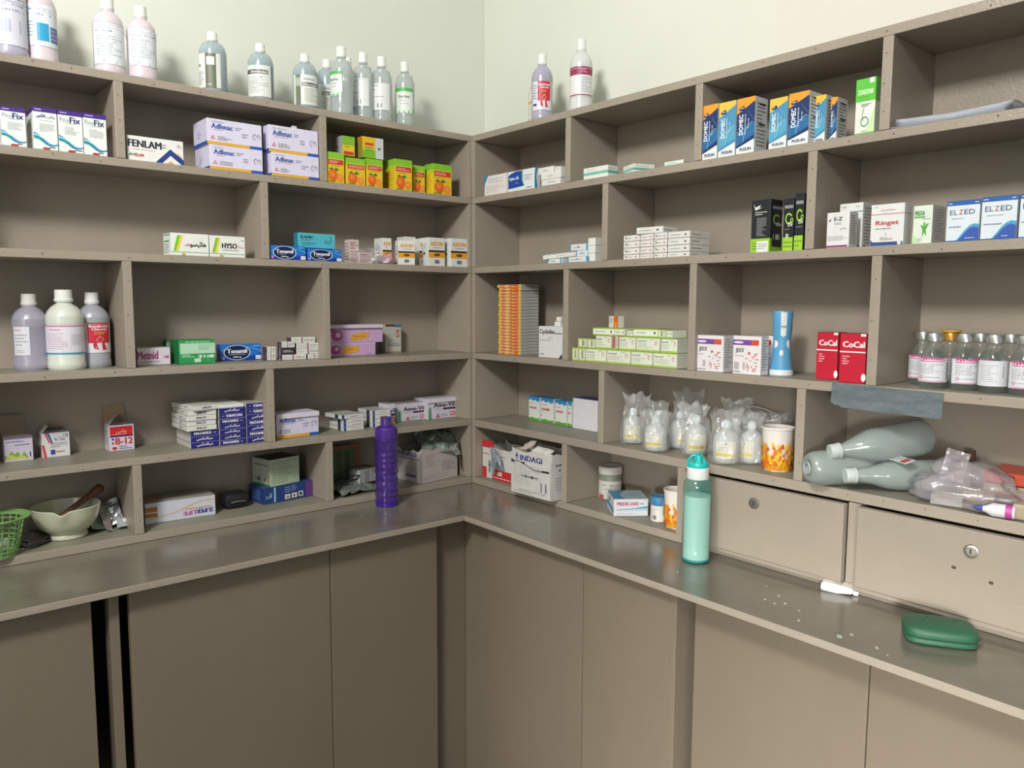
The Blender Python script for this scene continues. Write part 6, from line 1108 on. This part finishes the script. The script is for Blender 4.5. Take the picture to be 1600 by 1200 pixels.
# ---------------------------------------------------------------- rolled papers on the upper right shelf
t = thing('rolled_papers', 'loosely rolled white printed papers lying on the upper right shelf', 'papers', (.052, -1.431, Z[1]+.0012), RZ['R'])
bm = bmesh.new(); pts = []
pl = [(.05, .0), (.02, .0), (-.02, .0), (-.046, .002), (-.058, .009), (-.05, .0165), (-.02, .019), (.01, .018), (.04, .013)]
rows = []
for i in range(13):
    x = -.1+.2*i/12; rows.append([bm.verts.new((x, p[0]*.8, p[1]*(.75+.25*abs(x)/.1)+.0003)) for p in pl])
fs = [bm.faces.new((rows[i][j], rows[i+1][j], rows[i+1][j+1], rows[i][j+1])) for i in range(12) for j in range(len(pl)-1)]
bmesh.ops.solidify(bm, geom=fs, thickness=.0004)
obj('paper_sheet', bm, card('#e0e4ee'), t, smooth=True)
sheet_obj('paper_sheet', .2, .085, card('#d6d4dc'), t, 8, 4, .0006, 1, loc=(-.012, -.004, .0005))
art = Art(); art.ops([('f', .3, .1, .6, .9, 3, '#b08ab0'), ('f', .05, .2, .25, .8, 3, '#9aa4b8')], lambda x, y, n: (-.1+.2*x, -.0418+.006*y*0, .004+.008*y), 3)

# slanting flat carton on small boxes
t = carton('slimw', 'R', .372, .05, Z[2]+.017, .115, .05, .011, 0, 'medicine_carton', 'slim white carton lying slanted across the small blue-ended boxes', 'box', None)
t.rotation_euler = (math.radians(8), math.radians(-6), RZ['R']+.62)
t.location = (.06, -.365, Z[2]+.0215)

# ---------------------------------------------------------------- clear bag with pink leaflets on the left
t = thing('clear_bag', 'crumpled clear bag lying open between blue and orange-banded cartons', 'bag', (-.36, .055, Z[2]+.0006), 0)
bm = bmesh.new(); lump(bm, .055, .035, .028, 5, .5, 3); obj('bag_film', bm, see('cling_bag', '#eceeec', .17, .14, .9, 45), t, loc=(0, 0, .021))
t = thing('clear_bag', 'small clear bag of pinkish blisters beside the orange-banded cartons', 'bag', (-.30, .03, Z[2]+.0006), 0)
bm = bmesh.new(); lump(bm, .026, .018, .016, 8, .4, 2); obj('bag_film', bm, see('pink_bag', '#cdb4b8', .5, .2), t, loc=(0, 0, .012))

# ---------------------------------------------------------------- big bottles lying on the fourth shelf, carrier bag, odds and ends
HAZ = see('hazy_plastic', '#b5c1bd', .52, .22, .7, 26)
def big(label, p0, p1, R, seed, capc='#b9c2c0', base_first=False, L=None):
    p0, p1 = Vector(p0), Vector(p1); d = p1-p0; L = d.length
    t = thing('water_bottle', label, 'bottle', p0, 0, 'large hazy plastic bottles lying down'); t.rotation_mode = 'QUATERNION'; t.rotation_quaternion = d.to_track_quat('Z', 'Y')
    def wob(a, z, k): return 1+.05*noise.noise(Vector((math.cos(a)*1.5, math.sin(a)*1.5, z*22+seed)))
    if not base_first: pr = [(.011, .012), (.0115, .022), (.014, .03), (R*.6, .055), (R*.88, .08), (R, .105), (R, L*.86), (R*.97, L*.94), (R*.8, L*.985), (R*.5, L*.98), (0, L*.965)]
    else: pr = [(0, .016), (R*.3, .012), (R*.36, .004), (R*.62, .0), (R*.85, .006), (R*.98, .025), (R, .05), (R, L*.6), (R*.85, L*.75), (R*.5, L*.88), (.0125, L*.95), (.0125, L)]
    bm = bmesh.new(); lathe(bm, pr, 32, wob=wob, cap=False); smooth_by(obj('bottle_body', bm, HAZ, t), 60)
    if not base_first:
        lobj('cap', [(0, 0), (.0145, 0), (.0155, .002), (.0155, .015), (.0135, .016), (.0165, .0185), (.0165, .0215), (.012, .022)], mat('pale_cap', '#bdc6c2', .35), t, 28, 30)
    else: lobj('base_dimple', [(.0105, -.0012), (.0135, -.0016), (.014, .001), (.0105, .001), (.0105, -.0012)], mat('dimple_ring', '#a9b3b2', .3), t, 24, cap=False)
    return t
big('hazy bottle lying with its round base facing out, leftmost', (-.03, -1.201, Z[4]+.0385), (.128, -1.31, Z[4]+.0385), .037, 2, base_first=True)
big('hazy bottle resting on top of the other two, cap facing out', (-.012, -1.24, Z[4]+.076), (.148, -1.37, Z[4]+.11), .038, 5)
b3 = big('hazy bottle lying underneath on the right, cap facing out, paper on it', (-.006, -1.272, Z[4]+.031), (.148, -1.415, Z[4]+.036), .031, 9)
t = thing('paper_tag', 'small white slip with a red corner lying on the lower hazy bottle', 'label', (.06, -1.352, Z[4]+.069), RZ['R'], rot=(.3, .0, RZ['R']-.5))
bm = bmesh.new(); bx(bm, -.032, .032, -.012, .012, -.0004, .0004); obj('slip', bm, card('#c9cbc8'), t)
art = Art(); art.ops([('r', .66, .1, .88, .9, '#b5444a'), lines(3, .08, .6, .2, .8)], lambda x, y, n: (-.032+.064*x, -.012+.024*y, .0006+n*.0001), 2); art.build('printed_artwork', t)
t = thing('carrier_bag', 'thin translucent white carrier bag heaped on the right shelf', 'bag', (.052, -1.482, Z[4]+.0006), RZ['R'])
bm = bmesh.new(); lump(bm, .1, .05, .043, 12, .5, 4)
for v in bm.verts:
    v.co.z += .012*math.exp(-((v.co.x-.0)/.02)**2) if v.co.z > .02 else 0
    if v.co.x > .05: v.co.z *= .75
obj('bag_film', bm, see('carrier_film', '#cbc4c8', .32, .2, .9, 28), t, loc=(0, 0, .033), smooth=True)
bm = bmesh.new(); sheet(bm, .04, .06, 8, 10, .008, 3.3); obj('bag_handle', bm, see('carrier_film', '#cbc4c8', .32, .2, .9, 28), t, loc=(-.02, -.01, .075), rot=(1.2, .2, .3))
for k, (x, y, z, w, d, h, rz, c, lb) in enumerate([(.035, -1.457, .0006, .055, .03, .02, .1, '#c9c5c0', 'white small box showing through the carrier bag'), (.06, -1.43, .0006, .05, .04, .012, -.3, '#4a5a94', 'flat blue packet poking out under the carrier bag'), (.07, -1.5, .001, .05, .04, .03, .2, '#8a7458', 'brown packet inside the carrier bag')]):
    t = thing('small_box', lb, 'box', (x, y, Z[4]+z), RZ['R']+rz, 'things in the carrier bag'); bm = bmesh.new(); bx(bm, -w/2, w/2, -d/2, d/2, 0, h, .001); obj('box_body', bm, card(c), t)
t = thing('squeeze_bottle', 'small white dropper bottle with pink band and blue tip lying at the shelf edge', 'bottle', (.005, -1.548, Z[4]+.0135), 0, rot=(0, PI/2, -1.35+PI))
lobj('bottle_body', [(0, 0), (.011, 0), (.0125, .002), (.0125, .035), (.006, .046), (.0055, .05)], mat('dropper_white', '#d9d6da', .35), t, 20, cap=False).location = (0, 0, -.03)
lobj('band', [(.0127, .004), (.0129, .005), (.0129, .014), (.0127, .015)], mat('pink_band', '#b84a94', .4), t, 20, cap=False).location = (0, 0, -.03)
lobj('tip', [(.006, .05), (.0045, .058), (.002, .066), (0, .067)], mat('blue_tip', '#4a4f96', .4), t, 14, cap=False).location = (0, 0, -.03)
for k, (z, c, lb) in enumerate([(.0, '#1f2226', 'black flat case at the bottom of the pile behind the carrier bag'), (.022, '#b4a48c', 'tan flat box between the black case and the orange-red one'), (.046, '#c0503c', 'orange-red flat box topping the pile behind the carrier bag')]):
    t = thing('flat_box', lb, 'box', (.132, -1.585, Z[4]+.0006+z), RZ['R']-.05, 'flat boxes behind the carrier bag')
    bm = bmesh.new(); bx(bm, -.085, .085, -.048, .048, 0, .0215, .001); obj('box_body', bm, card(c), t)
    if k == 1: bm = bmesh.new(); bx(bm, -.084, .084, -.0488, -.0482, .001, .008); obj('edge_strip', bm, card('#a8543c'), t)
t = thing('cream_pack', 'cream rounded packet end beside the carrier bag at the frame edge', 'packet', (.04, -1.6, Z[4]+.0006), RZ['R'])
bm = bmesh.new(); bx(bm, -.03, .03, -.03, .03, 0, .03, .006); obj('packet_body', bm, card('#a99a84'), t)
t = thing('twig', 'small dark brown dried twist standing behind the lower hazy bottle', 'twig', (.16, -1.455, Z[4]+.0006))
bm = bmesh.new(); tube(bm, [(0, 0, 0), (0, -.002, .04), (-.003, .004, .07), (.0, .008, .088)], lambda q: .004+.006*q, 7); obj('twist', bm, mat('dark_brown', '#4a3024', .7), t)
# bundle poking out behind the left cabinet door
t = thing('cloth_bundle', 'small grey bundle poking out beside the corner cabinet door', 'bundle', (-.312, -.2385, .505), 0)
bm = bmesh.new(); lump(bm, .012, .012, .03, 4, .3, 2, False); obj('bundle_body', bm, mat('grey_cloth', '#77715f', .8), t)
